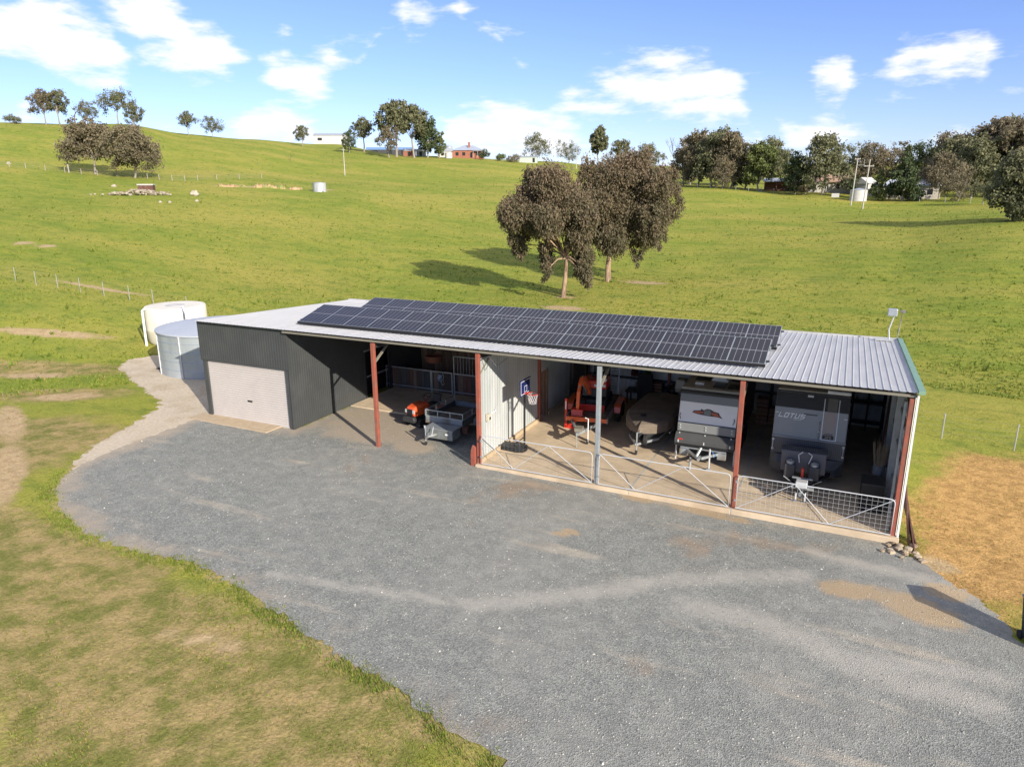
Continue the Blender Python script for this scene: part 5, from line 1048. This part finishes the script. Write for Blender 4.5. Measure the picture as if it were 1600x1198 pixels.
bare_tree('dead_tree', 'bare pale dead tree left of the brown gums on the slope', *far(111,205), 9.5, 4, 8, None, 'dead trees', 4)
bare_tree('dead_tree', 'small brown leafless bush alone in the middle of the paddock slope', *far(457,262), 4.0, 3.6, 9, mat('dead_brown2',(.13,.09,.07),.9), 'dead trees', 5, .014)
gh = 'trees round the brick house'
ft('open gum left of the tall gums by the house', 572, 335, 50, 38, group=gh, trunk=.38); ft('dark rounded bush at the foot of the open gum', 549, 325, 32, 26, 'pine', 'round', group=gh, name='bush')
ft('tallest gum left of the brick house with pale trunk', 622, 320, 82, 60, group=gh, trunk=.34, n=3600, seed=61); ft('second tall gum with forked pale trunk by the brick house', 649, 318, 78, 46, group=gh, trunk=.34, n=3200, seed=66); ft('brown low gum under the tall gums', 610, 310, 46, 44, 'brown', group=gh, trunk=.2)
ft('dark dense pine left of the brick house', 670, 322, 60, 38, 'pine', 'round', group=gh, n=3600, name='pine_tree'); ft('lower green tree right of the dark pine', 688, 322, 40, 24, 'green', 'round', group=gh, name='garden_tree')
ft('round dark shrub at the right end of the brick house', 757, 325, 19, 20, 'pine', 'bush', group=gh, name='shrub'); ft('small green shrub right of the mast', 783, 328, 13, 18, 'green', 'bush', group=gh, name='shrub'); ft('low brown shrub by the white fence', 802, 330, 12, 24, 'brown', 'bush', group=gh, name='shrub')
gs = 'gums along the middle skyline'
ft('round gum above the pale green shed on the skyline', 838, 345, 40, 48, group=gs, trunk=.2); ft('low wide gum left of the tall skyline gum', 888, 350, 30, 48, group=gs, trunk=.15); ft('tall narrow gum on the skyline behind the big gums', 934, 350, 64, 34, group=gs, trunk=.3, n=3000); ft('gum of two clumps right of the tall skyline gum', 967, 350, 50, 36, group=gs, trunk=.3)
ft('spreading gum right of the big crowns on the skyline', 1013, 345, 44, 52, group=gs, trunk=.25, n=3000)
gf = 'trees along the right fence line'
bare_tree('dead_tree', 'tall bare dead tree at the left end of the fence trees', *far(1054,245), 19, 6, 21, mat('dead_grey',(.20,.165,.14),.9), 'dead trees', 5, .013)
for lab, px, D, hp, wp, lm, st, tr in (('brown gum at the left end of the fence trees',1068,245,58,46,'brown','gum',.12),('first tall brown gum in the fence trees',1090,238,84,60,'brown','gum',.12),('dense dark olive gum in the middle of the fence trees',1112,232,80,62,'olive','gum',.12),('broad brown gum right of centre in the fence trees',1142,228,82,66,'brown','gum',.12),('low bushy gum at the foot of the fence trees',1128,222,44,44,'brown','round',.1),('light green tree at the right end of the fence trees',1186,222,76,50,'green','gum',.12),('gum with arched crown behind the light green tree',1200,300,66,62,'olive','gum',.12),('distant gum in the gap left of the round dark tree',1226,330,44,44,'olive','gum',.12),
        ('round dark tree in front of the red farm shed',1243,218,62,48,'pine','round',.2),('big dense gum with a leaning pale trunk by the willows',1286,216,88,80,'olive','gum',.12),('small shrub below the round dark tree',1256,214,18,16,'brown','bush',.1),('dark bush left of the white tank',1330,222,34,28,'pine','bush',.1),
        ('brown tree behind the power poles',1360,290,62,62,'brown','round',.2),('pointed green bush right of the white hut',1374,208,48,34,'green','cone',.1),('dark layered conifer in front of the silver roof',1413,206,84,50,'pine','cone',.1),('yellowish tree behind the conifer',1440,290,64,70,'green','round',.2),('brown tree left of the silver-roofed cottage',1395,300,60,60,'brown','round',.2),('bare-looking brown tree right of the cottage',1470,215,68,66,'brown','gum',.12),('olive tree behind the brown one right of the cottage',1490,260,84,70,'olive','gum',.12),
        ('big dark gum in the right-hand wood',1520,225,96,74,'olive','gum',.12),('tall brown gum rising above the right-hand wood',1546,235,116,80,'brown','gum',.12),('tallest gum at the right edge of the wood',1590,230,120,90,'brown','gum',.12),('low brown tree under the right-hand wood',1500,205,50,60,'brown','round',.1),('olive shrub at the foot of the right-hand wood',1540,190,44,50,'olive','bush',.1),('brown gum filling the wood behind the low brown tree',1515,262,86,84,'brown','round',.1),('dense olive gum at the back of the right-hand wood',1568,270,106,90,'olive','round',.1),('brown tree at the back left of the right-hand wood',1478,285,76,70,'brown','round',.1),('grey-green tree behind the white hut',1335,300,58,60,'olive','round',.1),('low olive tree between the fence trees and the light green one',1165,235,66,58,'olive','round',.1),('brown tree filling behind the first tall brown gum',1078,262,66,60,'brown','round',.1),('olive tree behind the broad brown gum',1125,262,80,70,'olive','round',.1)):
    ft(lab, px, D, hp, wp*1.08, lm, st, None, gf, 4200 if hp > 60 else 2400, tr, 'bush' if st == 'bush' else 'fence_tree')
ft('near bushy tree at the right edge, pale top and dark underside', 1592, 123, 104, 92, 'olive', 'round', 77, None, 9000, .1, 'bushy_tree')
for i, (px, D) in enumerate(((1275,240),(1300,236),(1322,240))): bare_tree('willow_tree', ('left','middle','right')[i]+' golden leafless willow behind the big dense gum', *far(px,D), 8.5, 9, 40+i, mat('willow_%d' % i,(.36,.23,.12),.9), 'golden willows', 6, .012)
# grass tufts ------------------------------------------------------
def grass(name, label, N_, d0, d1, hmin, hmax, seed, a0=-66, a1=14, pw=1.0, wide=.018, dark=False):
    rg = np.random.default_rng(seed); az = np.radians(rg.uniform(a0, a1, N_)); D = d0+(d1-d0)*rg.uniform(0, 1, N_)**pw
    P = np.stack([CAM[0]+D*np.sin(az), CAM[1]+D*np.cos(az)], 1)
    keep = (seg_dist(P, GRAVEL) > .02) & (seg_dist(P, TAN) > .05) & ~((P[:, 0] > -9.7) & (P[:, 0] < 17.9) & (P[:, 1] > -.4) & (P[:, 1] < 10.4)) & (np.hypot(P[:, 0]+15.61, P[:, 1]-6.98) > 3.2) & (np.hypot(P[:, 0]+22.73, P[:, 1]-10.2) > 2.2)
    dirt = blobs(P, DIRT); dry = blobs(P, DRY); ol = blobs(P, OLIVE); keep &= rg.uniform(0, 1, N_) > dirt*.93; keep &= rg.uniform(0, 1, N_) > ol*.45
    P = P[keep]; dry = dry[keep]; ol = ol[keep]; n = len(P); Z = gz(P[:, 0], P[:, 1]); nb = 3
    pat = .5+.5*np.sin(P[:, 0]*.7+2*np.sin(P[:, 1]*.45))*np.sin(P[:, 1]*.8+1.3*np.sin(P[:, 0]*.33))
    h = rg.uniform(hmin, hmax, n)*(.6+.8*pat); V = np.zeros((n, nb, 3, 3)); base = np.stack([P[:, 0], P[:, 1], Z-.01], 1)
    for k in range(nb):
        a = rg.uniform(0, 6.283, n); r_ = rg.uniform(0, 1, n)*h*.7; o = np.stack([np.cos(a)*r_, np.sin(a)*r_, np.zeros(n)], 1); w_ = h*rg.uniform(.10, .2, n)+wide*.2
        s = np.stack([-np.sin(a)*w_, np.cos(a)*w_, np.zeros(n)], 1); tip = np.stack([np.cos(a)*h*rg.uniform(.2,.9,n), np.sin(a)*h*rg.uniform(.2,.9,n), h*rg.uniform(.6,1.1,n)], 1)
        V[:, k, 0] = base+o-s; V[:, k, 1] = base+o+s; V[:, k, 2] = base+o+tip
    m = MB(); m.V = V.reshape(-1, 3).tolist(); m.F = np.arange(n*nb*3).reshape(-1, 3).tolist()
    v = np.clip(.30+.25*(pat-.5)+rg.normal(0, .13, n), 0, .62); v = np.where(rg.uniform(0, 1, n) < np.maximum(dry*1.1, ol*.35), rg.uniform(.62, .9, n), v)
    if dark: v = rg.uniform(.1, .34, n)
    m.attr = np.repeat(v, nb); o = m.build(name, GRASS, None); tag(o, label, 'grass', kind='stuff')
GRASS, t_, b_, L_ = new_mat('grass_blades'); a_ = N('ShaderNodeAttribute', t_); a_.attribute_name = 'v'; cr_ = N('ShaderNodeValToRGB', t_); e_ = cr_.color_ramp.elements
for i, (p_, c_) in enumerate(((0,(.09,.145,.022)),(.35,(.19,.25,.034)),(.62,(.30,.295,.058)),(.72,(.33,.25,.105)),(1,(.46,.29,.11)))):
    if i < 2: e_[i].position = p_ if i == 0 else 1.0
    k_ = e_[0] if i == 0 else (e_[len(e_)-1] if i == 4 else e_.new(p_)); k_.color = (*c_, 1)
L_(a_.outputs['Fac'], cr_.inputs[0]); L_(cr_.outputs[0], b_.inputs['Base Color']); b_.inputs['Roughness'].default_value = .7; b_.inputs['Specular IOR Level'].default_value = .2
tr_ = N('ShaderNodeBsdfTranslucent', t_); L_(cr_.outputs[0], tr_.inputs[0]); mx_ = N('ShaderNodeMixShader', t_); mx_.inputs[0].default_value = .3; L_(b_.outputs[0], mx_.inputs[1]); L_(tr_.outputs[0], mx_.inputs[2]); L_(mx_.outputs[0], t_.nodes['Material Output'].inputs[0])
grass('lawn_grass', 'short patchy grass round the gravel yard', 170000, 10, 48, .018, .052, 1, pw=1.1, wide=.008)
grass('paddock_grass', 'rough grass tufts across the paddock', 70000, 40, 150, .06, .15, 2, pw=1.3, wide=.05)
grass('dark_tussocks', 'scattered darker tussocks over the far paddock', 9000, 40, 330, .14, .32, 3, pw=.8, wide=.15, dark=True)

def pebbles():
    rg = np.random.default_rng(9); n = 16000; az = np.radians(rg.uniform(-64, 12, n)); D = 9+30*rg.uniform(0, 1, n)**1.3; P = np.stack([CAM[0]+D*np.sin(az), CAM[1]+D*np.cos(az)], 1)
    P = P[(seg_dist(P, GRAVEL) < -.05) & ~((P[:, 1] > 0) & (P[:, 0] > 4.2))]; n = len(P); Z = gz(P[:, 0], P[:, 1])+.018; r_ = rg.uniform(.008, .022, n)*np.where(rg.uniform(0, 1, n) < .02, 1.8, 1); a = rg.uniform(0, 6.28, n)
    V = np.zeros((n, 5, 3))
    for k in range(4): V[:, k] = np.stack([P[:, 0]+r_*np.cos(a+k*1.571)*rg.uniform(.7, 1.3, n), P[:, 1]+r_*np.sin(a+k*1.571)*rg.uniform(.7, 1.3, n), Z], 1)
    V[:, 4] = np.stack([P[:, 0], P[:, 1], Z+r_*rg.uniform(.5, 1.1, n)], 1); m = MB(); m.V = V.reshape(-1, 3).tolist()
    b = np.arange(n)*5; m.F = np.concatenate([np.stack([b+k, b+(k+1) % 4, b+4], 1) for k in range(4)]).tolist(); m.attr = np.tile(rg.uniform(0, 1, n), 4)
    mt, t, bs, L = new_mat('pebble'); at = N('ShaderNodeAttribute', t); at.attribute_name = 'v'; cr = N('ShaderNodeValToRGB', t); e = cr.color_ramp.elements; e[0].color = (.12,.125,.12,1); e[1].color = (.50,.47,.40,1); L(at.outputs['Fac'], cr.inputs[0]); L(cr.outputs[0], bs.inputs['Base Color']); bs.inputs['Roughness'].default_value = .9
    tag(m.build('loose_gravel', mt), 'loose stones lying over the gravel yard', 'gravel', kind='stuff')
pebbles()
def edge_tufts():
    rg = np.random.default_rng(12); A = np.array(GRAVEL[:12], float); pts = []
    for a, b in zip(A[:-1], A[1:]):
        k = int(np.hypot(*(b-a))*300); f = rg.uniform(0, 1, (k, 1)); pts.append(a+(b-a)*f+rg.normal(0, .16, (k, 2))+np.array([-.12, -.14]))
    P = np.concatenate(pts); P = P[rg.uniform(0, 1, len(P)) < .2+.8*(np.sin(P[:, 0]*2.3)*np.sin(P[:, 1]*1.9+P[:, 0]) > -.1)]; n = len(P); Z = gz(P[:, 0], P[:, 1]); V = np.zeros((n, 3, 3, 3)); h = rg.uniform(.02, .075, n)
    for k in range(3):
        a = rg.uniform(0, 6.283, n); o = np.stack([np.cos(a)*h*.4, np.sin(a)*h*.4, 0*a], 1); s_ = np.stack([-np.sin(a), np.cos(a), 0*a], 1)*(h*.16)[:, None]; base = np.stack([P[:, 0], P[:, 1], Z], 1)+o
        V[:, k, 0] = base-s_; V[:, k, 1] = base+s_; V[:, k, 2] = base+np.stack([np.cos(a)*h*.6, np.sin(a)*h*.6, h], 1)
    m = MB(); m.V = V.reshape(-1, 3).tolist(); m.F = np.arange(n*9).reshape(-1, 3).tolist(); m.attr = np.repeat(np.clip(rg.normal(.36, .16, n), 0, .8), 3); tag(m.build('edge_grass', GRASS), 'ragged grass fringe along the gravel edge', 'grass', kind='stuff')
edge_tufts()
# ------------------------------------------------------------------ fences
def fence(label, pts, h, mt, nw=4, name='wire_fence', wr=.0025, pr=.024):
    t = thing(name, label, 'fence', (pts[0][0], pts[0][1], G(*pts[0]))); o = Vector((pts[0][0], pts[0][1], G(*pts[0]))); tops = []
    for x, y in pts:
        z = G(x, y); b = Vector((x, y, z))-o; MB().rod(b-Vector((0,0,.2)), b+Vector((0,0,h)), pr, 6).build('post', mt, t); tops.append(b)
    for k in range(nw):
        zz = h*(.25+.7*k/(nw-1)); m = MB(); m.tube([b+Vector((0,0,zz)) for b in tops], wr, 4); m.build('wire', M['galv_dull'], t)
M['picket'] = mat('picket', (.30,.30,.28), .7)
fence('steel picket fence along the left paddock edge behind the tanks', [(-50.5,14.1),(-46.16,14.36),(-43.33,14.24),(-41.1,14.53),(-39.05,14.96),(-36.93,15.41),(-34.32,15.63),(-31.78,15.68),(-28.5,15.9)], 1.15, M['picket'])
fence('wire fence with thin posts right of the shed', [(17.9,10.9),(19.69,10.47),(22.05,10.08),(24.6,9.7),(27.5,9.3)], 1.05, M['picket'])
pf = []
for px, D in ((1040,236),(1060,232),(1075,230),(1090,228),(1110,226),(1130,224),(1150,222),(1170,221),(1190,220),(1210,219),(1235,218),(1260,218),(1285,217),(1310,216),(1340,213),(1370,210),(1400,207),(1440,204),(1480,200),(1520,197),(1560,193)): pf.append(far(px, D))
fence('post and wire fence along the foot of the right-hand trees', pf, 1.3, M['picket'], 3, wr=.012, pr=.07)
pl = []
for px, D in ((-20,208),(20,208),(45,207),(75,206),(105,204),(130,203),(155,202),(185,200),(232,190),(250,186),(270,184),(290,184),(310,186),(340,190),(375,196),(410,204)): pl.append(far(px, D))
fence('old post fence crossing the left slope past the brown gums', pl, 1.25, mat('old_post',(.34,.29,.23),.9), 3, wr=.012, pr=.075)
# ------------------------------------------------------------------ far buildings
def gable(t, w_, d, h, rise, wall, roof, eave=.3, hip=0):
    MB().box(-w_/2,w_/2,-d/2,d/2,-.6,h).build('wall', wall, t)
    x0, x1, y0, y1 = -w_/2-eave, w_/2+eave, -d/2-eave, d/2+eave; r0, r1 = -w_/2+hip, w_/2-hip
    if not hip: r0, r1 = x0, x1; MB().prism([(-d/2,0),(d/2,0),(0,rise*.96)], (-w_/2+.01,0,h), (0,1,0), (0,0,1), (w_-.02,0,0)).build('gable_wall', wall, t)
    return MB().add([(x0,y0,h),(x1,y0,h),(x1,y1,h),(x0,y1,h),(r0,0,h+rise),(r1,0,h+rise),(x0,y0,h+.08),(x1,y0,h+.08),(x1,y1,h+.08),(x0,y1,h+.08)], [(6,7,5,4),(8,9,4,5),(7,8,5),(9,6,4),(0,1,7,6),(1,2,8,7),(2,3,9,8),(3,0,6,9),(3,2,1,0)]).build('roof', roof, t)
wl_ = mat('far_white', (.50,.48,.44), .7); br = mat('far_brick', (.30,.115,.07), .85, 0, .2, 1.5); rb = mat('far_roof_blue', (.34,.38,.45), .5, .1); rg_ = mat('far_roof_grey', (.36,.38,.41), .5, .1); dkw = M['black']
def opening(t, x, y, z, w_, h, mt, nm='window', ax='y'): MB().box(x-w_/2,x+w_/2,y-.06,y+.06,z,z+h).build(nm, mt, t)
x, y = far(523,430); t = thing('hay_shed', 'long white farm shed on the hill above the paddock', 'shed', (x,y,G(x,y)-.3), R(28)); gable(t,18,10,4.6,1.5,wl_,rg_)
for xx in (-5.5,): opening(t,xx,-5.0,2.0,2.4,1.4,dkw)
opening(t,7.0,-5.0,.2,1.2,2.4,dkw,'door'); MB().box(8.98,9.06,-2.2,2.2,0,3.6).build('door', M['dark_steel'], t)
x, y = far(733,338); t = thing('brick_house', 'red brick farmhouse with blue-grey hip roof on the skyline', 'house', (x,y,G(x,y)), R(22)); gable(t,13.5,9,3.1,2.3,br,rb,.5,4.5)
MB().box(.1,1.0,-2.4,-1.5,3.6,6.4).build('chimney', br, t); MB().box(-.0,1.1,-2.5,-1.4,6.4,6.6).build('chimney_cap', br, t)
for xx in (-4.6,-1.6,4.6): opening(t,xx,-4.5,.9,1.3,1.4,dkw)
opening(t,1.8,-4.5,0,1.0,2.1,dkw,'door'); MB().box(2.6,6.9,-6.2,-4.5,2.7,2.85).build('verandah_roof', rb, t)
for xx in (2.8,4.8,6.7): MB().box(xx-.06,xx+.06,-6.1,-5.98,0,2.7).build('verandah_post', wl_, t)
x, y = far(697,332); t = thing('annex', 'small cream cottage left of the brick house', 'cottage', (x,y,G(x,y)), R(24)); gable(t,6,5,2.4,1.5,wl_,rg_); opening(t,-.8,-2.5,.8,1.2,1.1,dkw); opening(t,1.5,-2.5,0,.9,2.0,dkw,'door')
x, y = far(702,322); t = thing('water_tank', 'white tank in front of the cream cottage', 'tank', (x,y,G(x,y))); MB().lathe((0,0,0),[(1.5,0),(1.5,2.2)],20).build('wall', wl_, t, smooth=True); MB().lathe((0,0,2.2),[(1.55,0),(1.4,.15),(.1,.4)],20).build('lid', wl_, t)
x, y = far(703,345); t = thing('tank_stand', 'silver domed tank rising behind the cream cottage', 'tank', (x,y,G(x,y))); MB().lathe((0,0,2.0),[(1.6,0),(1.6,2.4)],20).build('wall', rg_, t, smooth=True); MB().lathe((0,0,4.4),[(1.7,0),(1.2,.5),(.1,.9)],20).build('lid', rb, t, smooth=True)
for a in range(4): MB().box(1.1*math.cos(a*1.57+.78)-.12,1.1*math.cos(a*1.57+.78)+.12,1.1*math.sin(a*1.57+.78)-.12,1.1*math.sin(a*1.57+.78)+.12,-.5,2.0).build('stand_leg', M['dark_steel'], t)
x, y = far(612,430); t = thing('blue_roof_shed', 'long low shed with blue roof behind the tall gums', 'shed', (x,y,G(x,y)+1.0), R(30)); gable(t,26,9,2.6,1.6,M['dark_steel'],mat('roof_blue',(.16,.27,.45),.5))
for xx in (-8,0,8): opening(t,xx,-4.5,.1,3.0,2.3,dkw,'bay')
for i, (px, D, w_, mt, lab) in enumerate(((642,330,5,br,'small reddish outbuilding left of the dark pine'),(660,332,4,wl_,'small pale outbuilding under the dark pine'))):
    x, y = far(px,D); t = thing('outbuilding', lab, 'outbuilding', (x,y,G(x,y)), R(26)); gable(t,w_,3.5,2.2,.9,mt,rg_); opening(t,0,-1.75,0,1.2,1.9,dkw,'door')
x, y = far(826,335); t = thing('garden_shed', 'pale green flat shed right of the white fence', 'shed', (x,y,G(x,y)), R(20)); gable(t,8,4,2.3,.5,mat('pale_green',(.42,.47,.40),.6),rg_); opening(t,2.4,-2.0,.0,1.0,1.9,dkw,'door')
t = None; pts = [far(px, 333) for px in (770,778,786,794,802,811)]; fence('white rail fence right of the brick house', pts, 1.1, wl_, 3, 'rail_fence', .06, .08)
x, y = far(773,338); t = thing('radio_mast', 'thin white mast right of the brick house', 'mast', (x,y,G(x,y))); MB().rod((0,0,0),(0,0,9.5),.09,6,.04).build('mast', wl_, t); MB().box(-.3,.3,-.03,.03,9.0,9.1).build('cross_arm', wl_, t)
# right-hand farm
x, y = far(1222,232); t = thing('farm_shed_red', 'open red-brown farm shed with grey roof among the right-hand trees', 'shed', (x,y,G(x,y)), R(6)); rdw = mat('red_brown_wall',(.22,.095,.055),.85); MB().box(-5,5,-.2,3,-.3,2.7).build('wall', rdw, t); MB().add([(-5.4,-3.2,2.6),(5.4,-3.2,2.6),(5.4,3.2,3.6),(-5.4,3.2,3.6),(-5.4,-3.2,2.72),(5.4,-3.2,2.72),(5.4,3.2,3.72),(-5.4,3.2,3.72)],[(3,2,1,0),(4,5,6,7),(0,1,5,4),(1,2,6,5),(2,3,7,6),(3,0,4,7)]).build('roof', rg_, t)
for xx in (-4.8,-1.6,1.6,4.8): MB().box(xx-.1,xx+.1,-3.0,-2.8,-.3,2.6).build('post', M['timber'], t)
MB().box(1.0,4.8,-.35,-.25,.2,1.6).build('wall_sheet', M['rust'], t)
x, y = far(1298,228); t = thing('verandah_house', 'tan-roofed house with verandah behind the golden willows', 'house', (x,y,G(x,y)), R(4)); gable(t,13,7,2.6,2.2,wl_,mat('tan_roof',(.34,.22,.15),.7,0,.15,1),.8,2.5)
for xx in (-6,-3.6,-1.2,1.2,3.6,6): MB().box(xx-.07,xx+.07,-4.3,-4.16,0,2.6).build('verandah_post', wl_, t)
for xx in (-4.4,-1.4,1.6,4.6): opening(t,xx,-3.5,.8,1.1,1.3,dkw)
x, y = far(1352,222); t = thing('white_hut', 'white gabled hut between the power poles', 'hut', (x,y,G(x,y)), R(62)); gable(t,5,4.2,3.0,1.7,wl_,mat('hut_roof',(.55,.53,.48),.6)); opening(t,-1.2,-2.1,.8,.8,1.0,dkw)
x, y = far(1343,205); t = thing('water_tank', 'white round tank in front of the gabled hut', 'tank', (x,y,G(x,y)-.1)); MB().lathe((0,0,0),[(2.0,0),(2.0,2.7)],28).build('wall', wl_, t, smooth=True); MB().lathe((0,0,2.7),[(2.05,0),(2.05,.06),(.1,.5)],28).build('lid', rg_, t)
x, y = far(1424,216); t = thing('cottage', 'cream cottage with silver roof behind the conifer', 'cottage', (x,y,G(x,y)), R(-4)); gable(t,12.5,6.5,3.0,1.7,mat('cream_wall',(.50,.45,.38),.7),mat('silver_roof',(.46,.50,.56),.4,.2),.5,1.2)
for xx in (-4.2,-1.0,4.4): opening(t,xx,-3.25,.9,1.2,1.3,dkw)
opening(t,1.6,-3.25,0,1.0,2.1,dkw,'door')
x, y = far(1307,205); t = thing('notice_board', 'small white board by the fence below the willows', 'board', (x,y,G(x,y))); MB().box(-.9,.9,-.04,.04,.5,1.5).build('panel', wl_, t); 
for xx in (-.7,.7): MB().box(xx-.05,xx+.05,.04,.1,0,1.5).build('post', M['timber'], t)
# poles
def pole(label, px, D, h, arms, rz_=0, dx=0, frame=False, mt=None):
    x, y = far(px,D); mt = mt or mat('pole_wood_%d' % px,(.44,.41,.36),.9); t = thing('power_pole', label, 'pole', (x,y,G(x,y)), rz_, 'power poles'); MB().rod((0,0,-.3),(dx,0,h),.14,8,.10).build('pole', mt, t)
    for z, w_ in arms: MB().box(dx*z/h-w_/2,dx*z/h+w_/2,-.06,.06,z-.07,z+.07).build('cross_arm', mt, t)
    for z, w_ in arms:
        for s in (-1,1): MB().lathe((dx*z/h+s*w_*.42,0,z+.07),[(.05,0),(.06,.1),(.03,.18)],8).build('insulator', wl_, t)
    if frame: MB().box(dx+.1,dx+1.5,-.12,.12,h-1.6,h-1.5).box(dx+1.4,dx+1.5,-.12,.12,h-1.5,h-.3).build('transformer_frame', M['galv_dull'], t)
pole('left power pole with a square frame at its top by the white hut',1333,190,10.6,[(10.4,1.2)],R(10),.35,True); pole('right power pole with a cross arm in front of the white hut',1352,178,10.4,[(9.0,2.0)],R(10),.35)
pole('leaning pole standing on the paddock below the white hill shed',540,232,8.0,[(7.4,1.0)]); pole('pole with a short cross arm left of the big gum crown',900,300,8.5,[(8.3,2.0)])
# stone heap, trough, rocks, erosion, tank on the slope
rnd = random.Random(15); sm = [mat('field_stone_%d' % k, c_, .9, 0, .2, 1.5) for k, c_ in enumerate(((.30,.25,.175),(.24,.19,.13),(.36,.31,.23)))]
x, y = -104.3, 71.5; t = thing('stone_heap', 'long heap of pale field stones on the left slope', 'stones', (x,y,G(x,y)), R(38))
for k in range(150):
    u_, v_ = rnd.gauss(0,2.6), rnd.gauss(0,.75); r_ = rnd.uniform(.14,.38); hx = max(0,.9-abs(u_)*.12)*rnd.random(); X_ = x+u_*math.cos(R(38))-v_*math.sin(R(38)); Y_ = y+u_*math.sin(R(38))+v_*math.cos(R(38))
    stone(r_, rnd, (u_, v_, G(X_,Y_)-G(x,y)+hx+.1)).build('stone', rnd.choice(sm), t)
x, y = -107.5, 76.2; t = thing('concrete_trough', 'square concrete trough with dark sides above the stone heap', 'trough', (x,y,G(x,y)+.2), R(40)); MB().box(-1.3,1.3,-1.1,1.1,0,1.0).build('box', M['rust'], t); MB().box(-1.4,1.4,-1.2,1.2,1.0,1.25).build('rim', mat('trough_concrete',(.42,.40,.36),.9), t)
for i, (px, py_, D, r_, lab) in enumerate(((303,306,150,.85,'single pale boulder right of the stone heap'),(178,290,170,.5,'small boulder left above the stone heap'),(20,276,215,.5,'small pale rock by the left edge of the slope'),(305,318,140,.35,'small pale stone in the grass below the boulder'),(262,322,138,.3,'small pale stone in the grass below the heap'),(247,322,138,.3,'left one of the small stones below the heap'))):
    x, y = far(px,D); t = thing('boulder', lab, 'rock', (x,y,G(x,y)), 0, 'rocks on the left slope'); stone(r_, rnd, (0,0,r_*.35), .7).build('stone', sm[2], t)
x, y = far(499,167); t = thing('field_tank', 'small round galvanised tank standing alone in the paddock', 'tank', (x,y,G(x,y))); MB().lathe((0,0,-.1),[(1.45,0),(1.45,1.9)],24).build('wall', mat('field_tank',(.40,.41,.40),.5,.2,.25,1.2,stretch=(2,2,.3)), t, smooth=True); MB().lathe((0,0,1.8),[(1.5,0),(1.5,.08),(.1,.2)],24).build('lid', rg_, t)

def bank():
    rnd = random.Random(19); m = MB(); n_ = 60; k = 0; rows = []
    for i in range(n_+1):
        px = 342+130*i/n_; gap = 0 if (px < 385 or 398 < px < 445 or px > 452) else -.9
        x, y = far(px, 170+rnd.uniform(-.4,.4)); dx, dy = x-CAM[0], y-CAM[1]; L_ = math.hypot(dx, dy); ux, uy = dx/L_, dy/L_; h = max(.02, (.85 if 398 < px < 445 else .5)*rnd.uniform(.55,1.2)+gap)
        z = G(x, y); rows += [(x-ux*1.0, y-uy*1.0, G(x-ux, y-uy)-.1), (x-ux*.3, y-uy*.3, z+h*.6), (x+ux*.5, y+uy*.5, z+h), (x+ux*2.8, y+uy*2.8, G(x+ux*2.8, y+uy*2.8)-.1)]
    m.V = rows; m.F = [(4*i+j, 4*i+4+j, 4*i+5+j, 4*i+1+j) for i in range(n_) for j in range(3)]
    o = m.build('clay_bank', mat('orange_clay', (.46,.29,.15), .95, 0, .3, .8, c2=(.20,.22,.05), cs=.35)); tag(o, 'low eroded bank of orange clay left of the small paddock tank', 'bank', kind='structure')
bank()
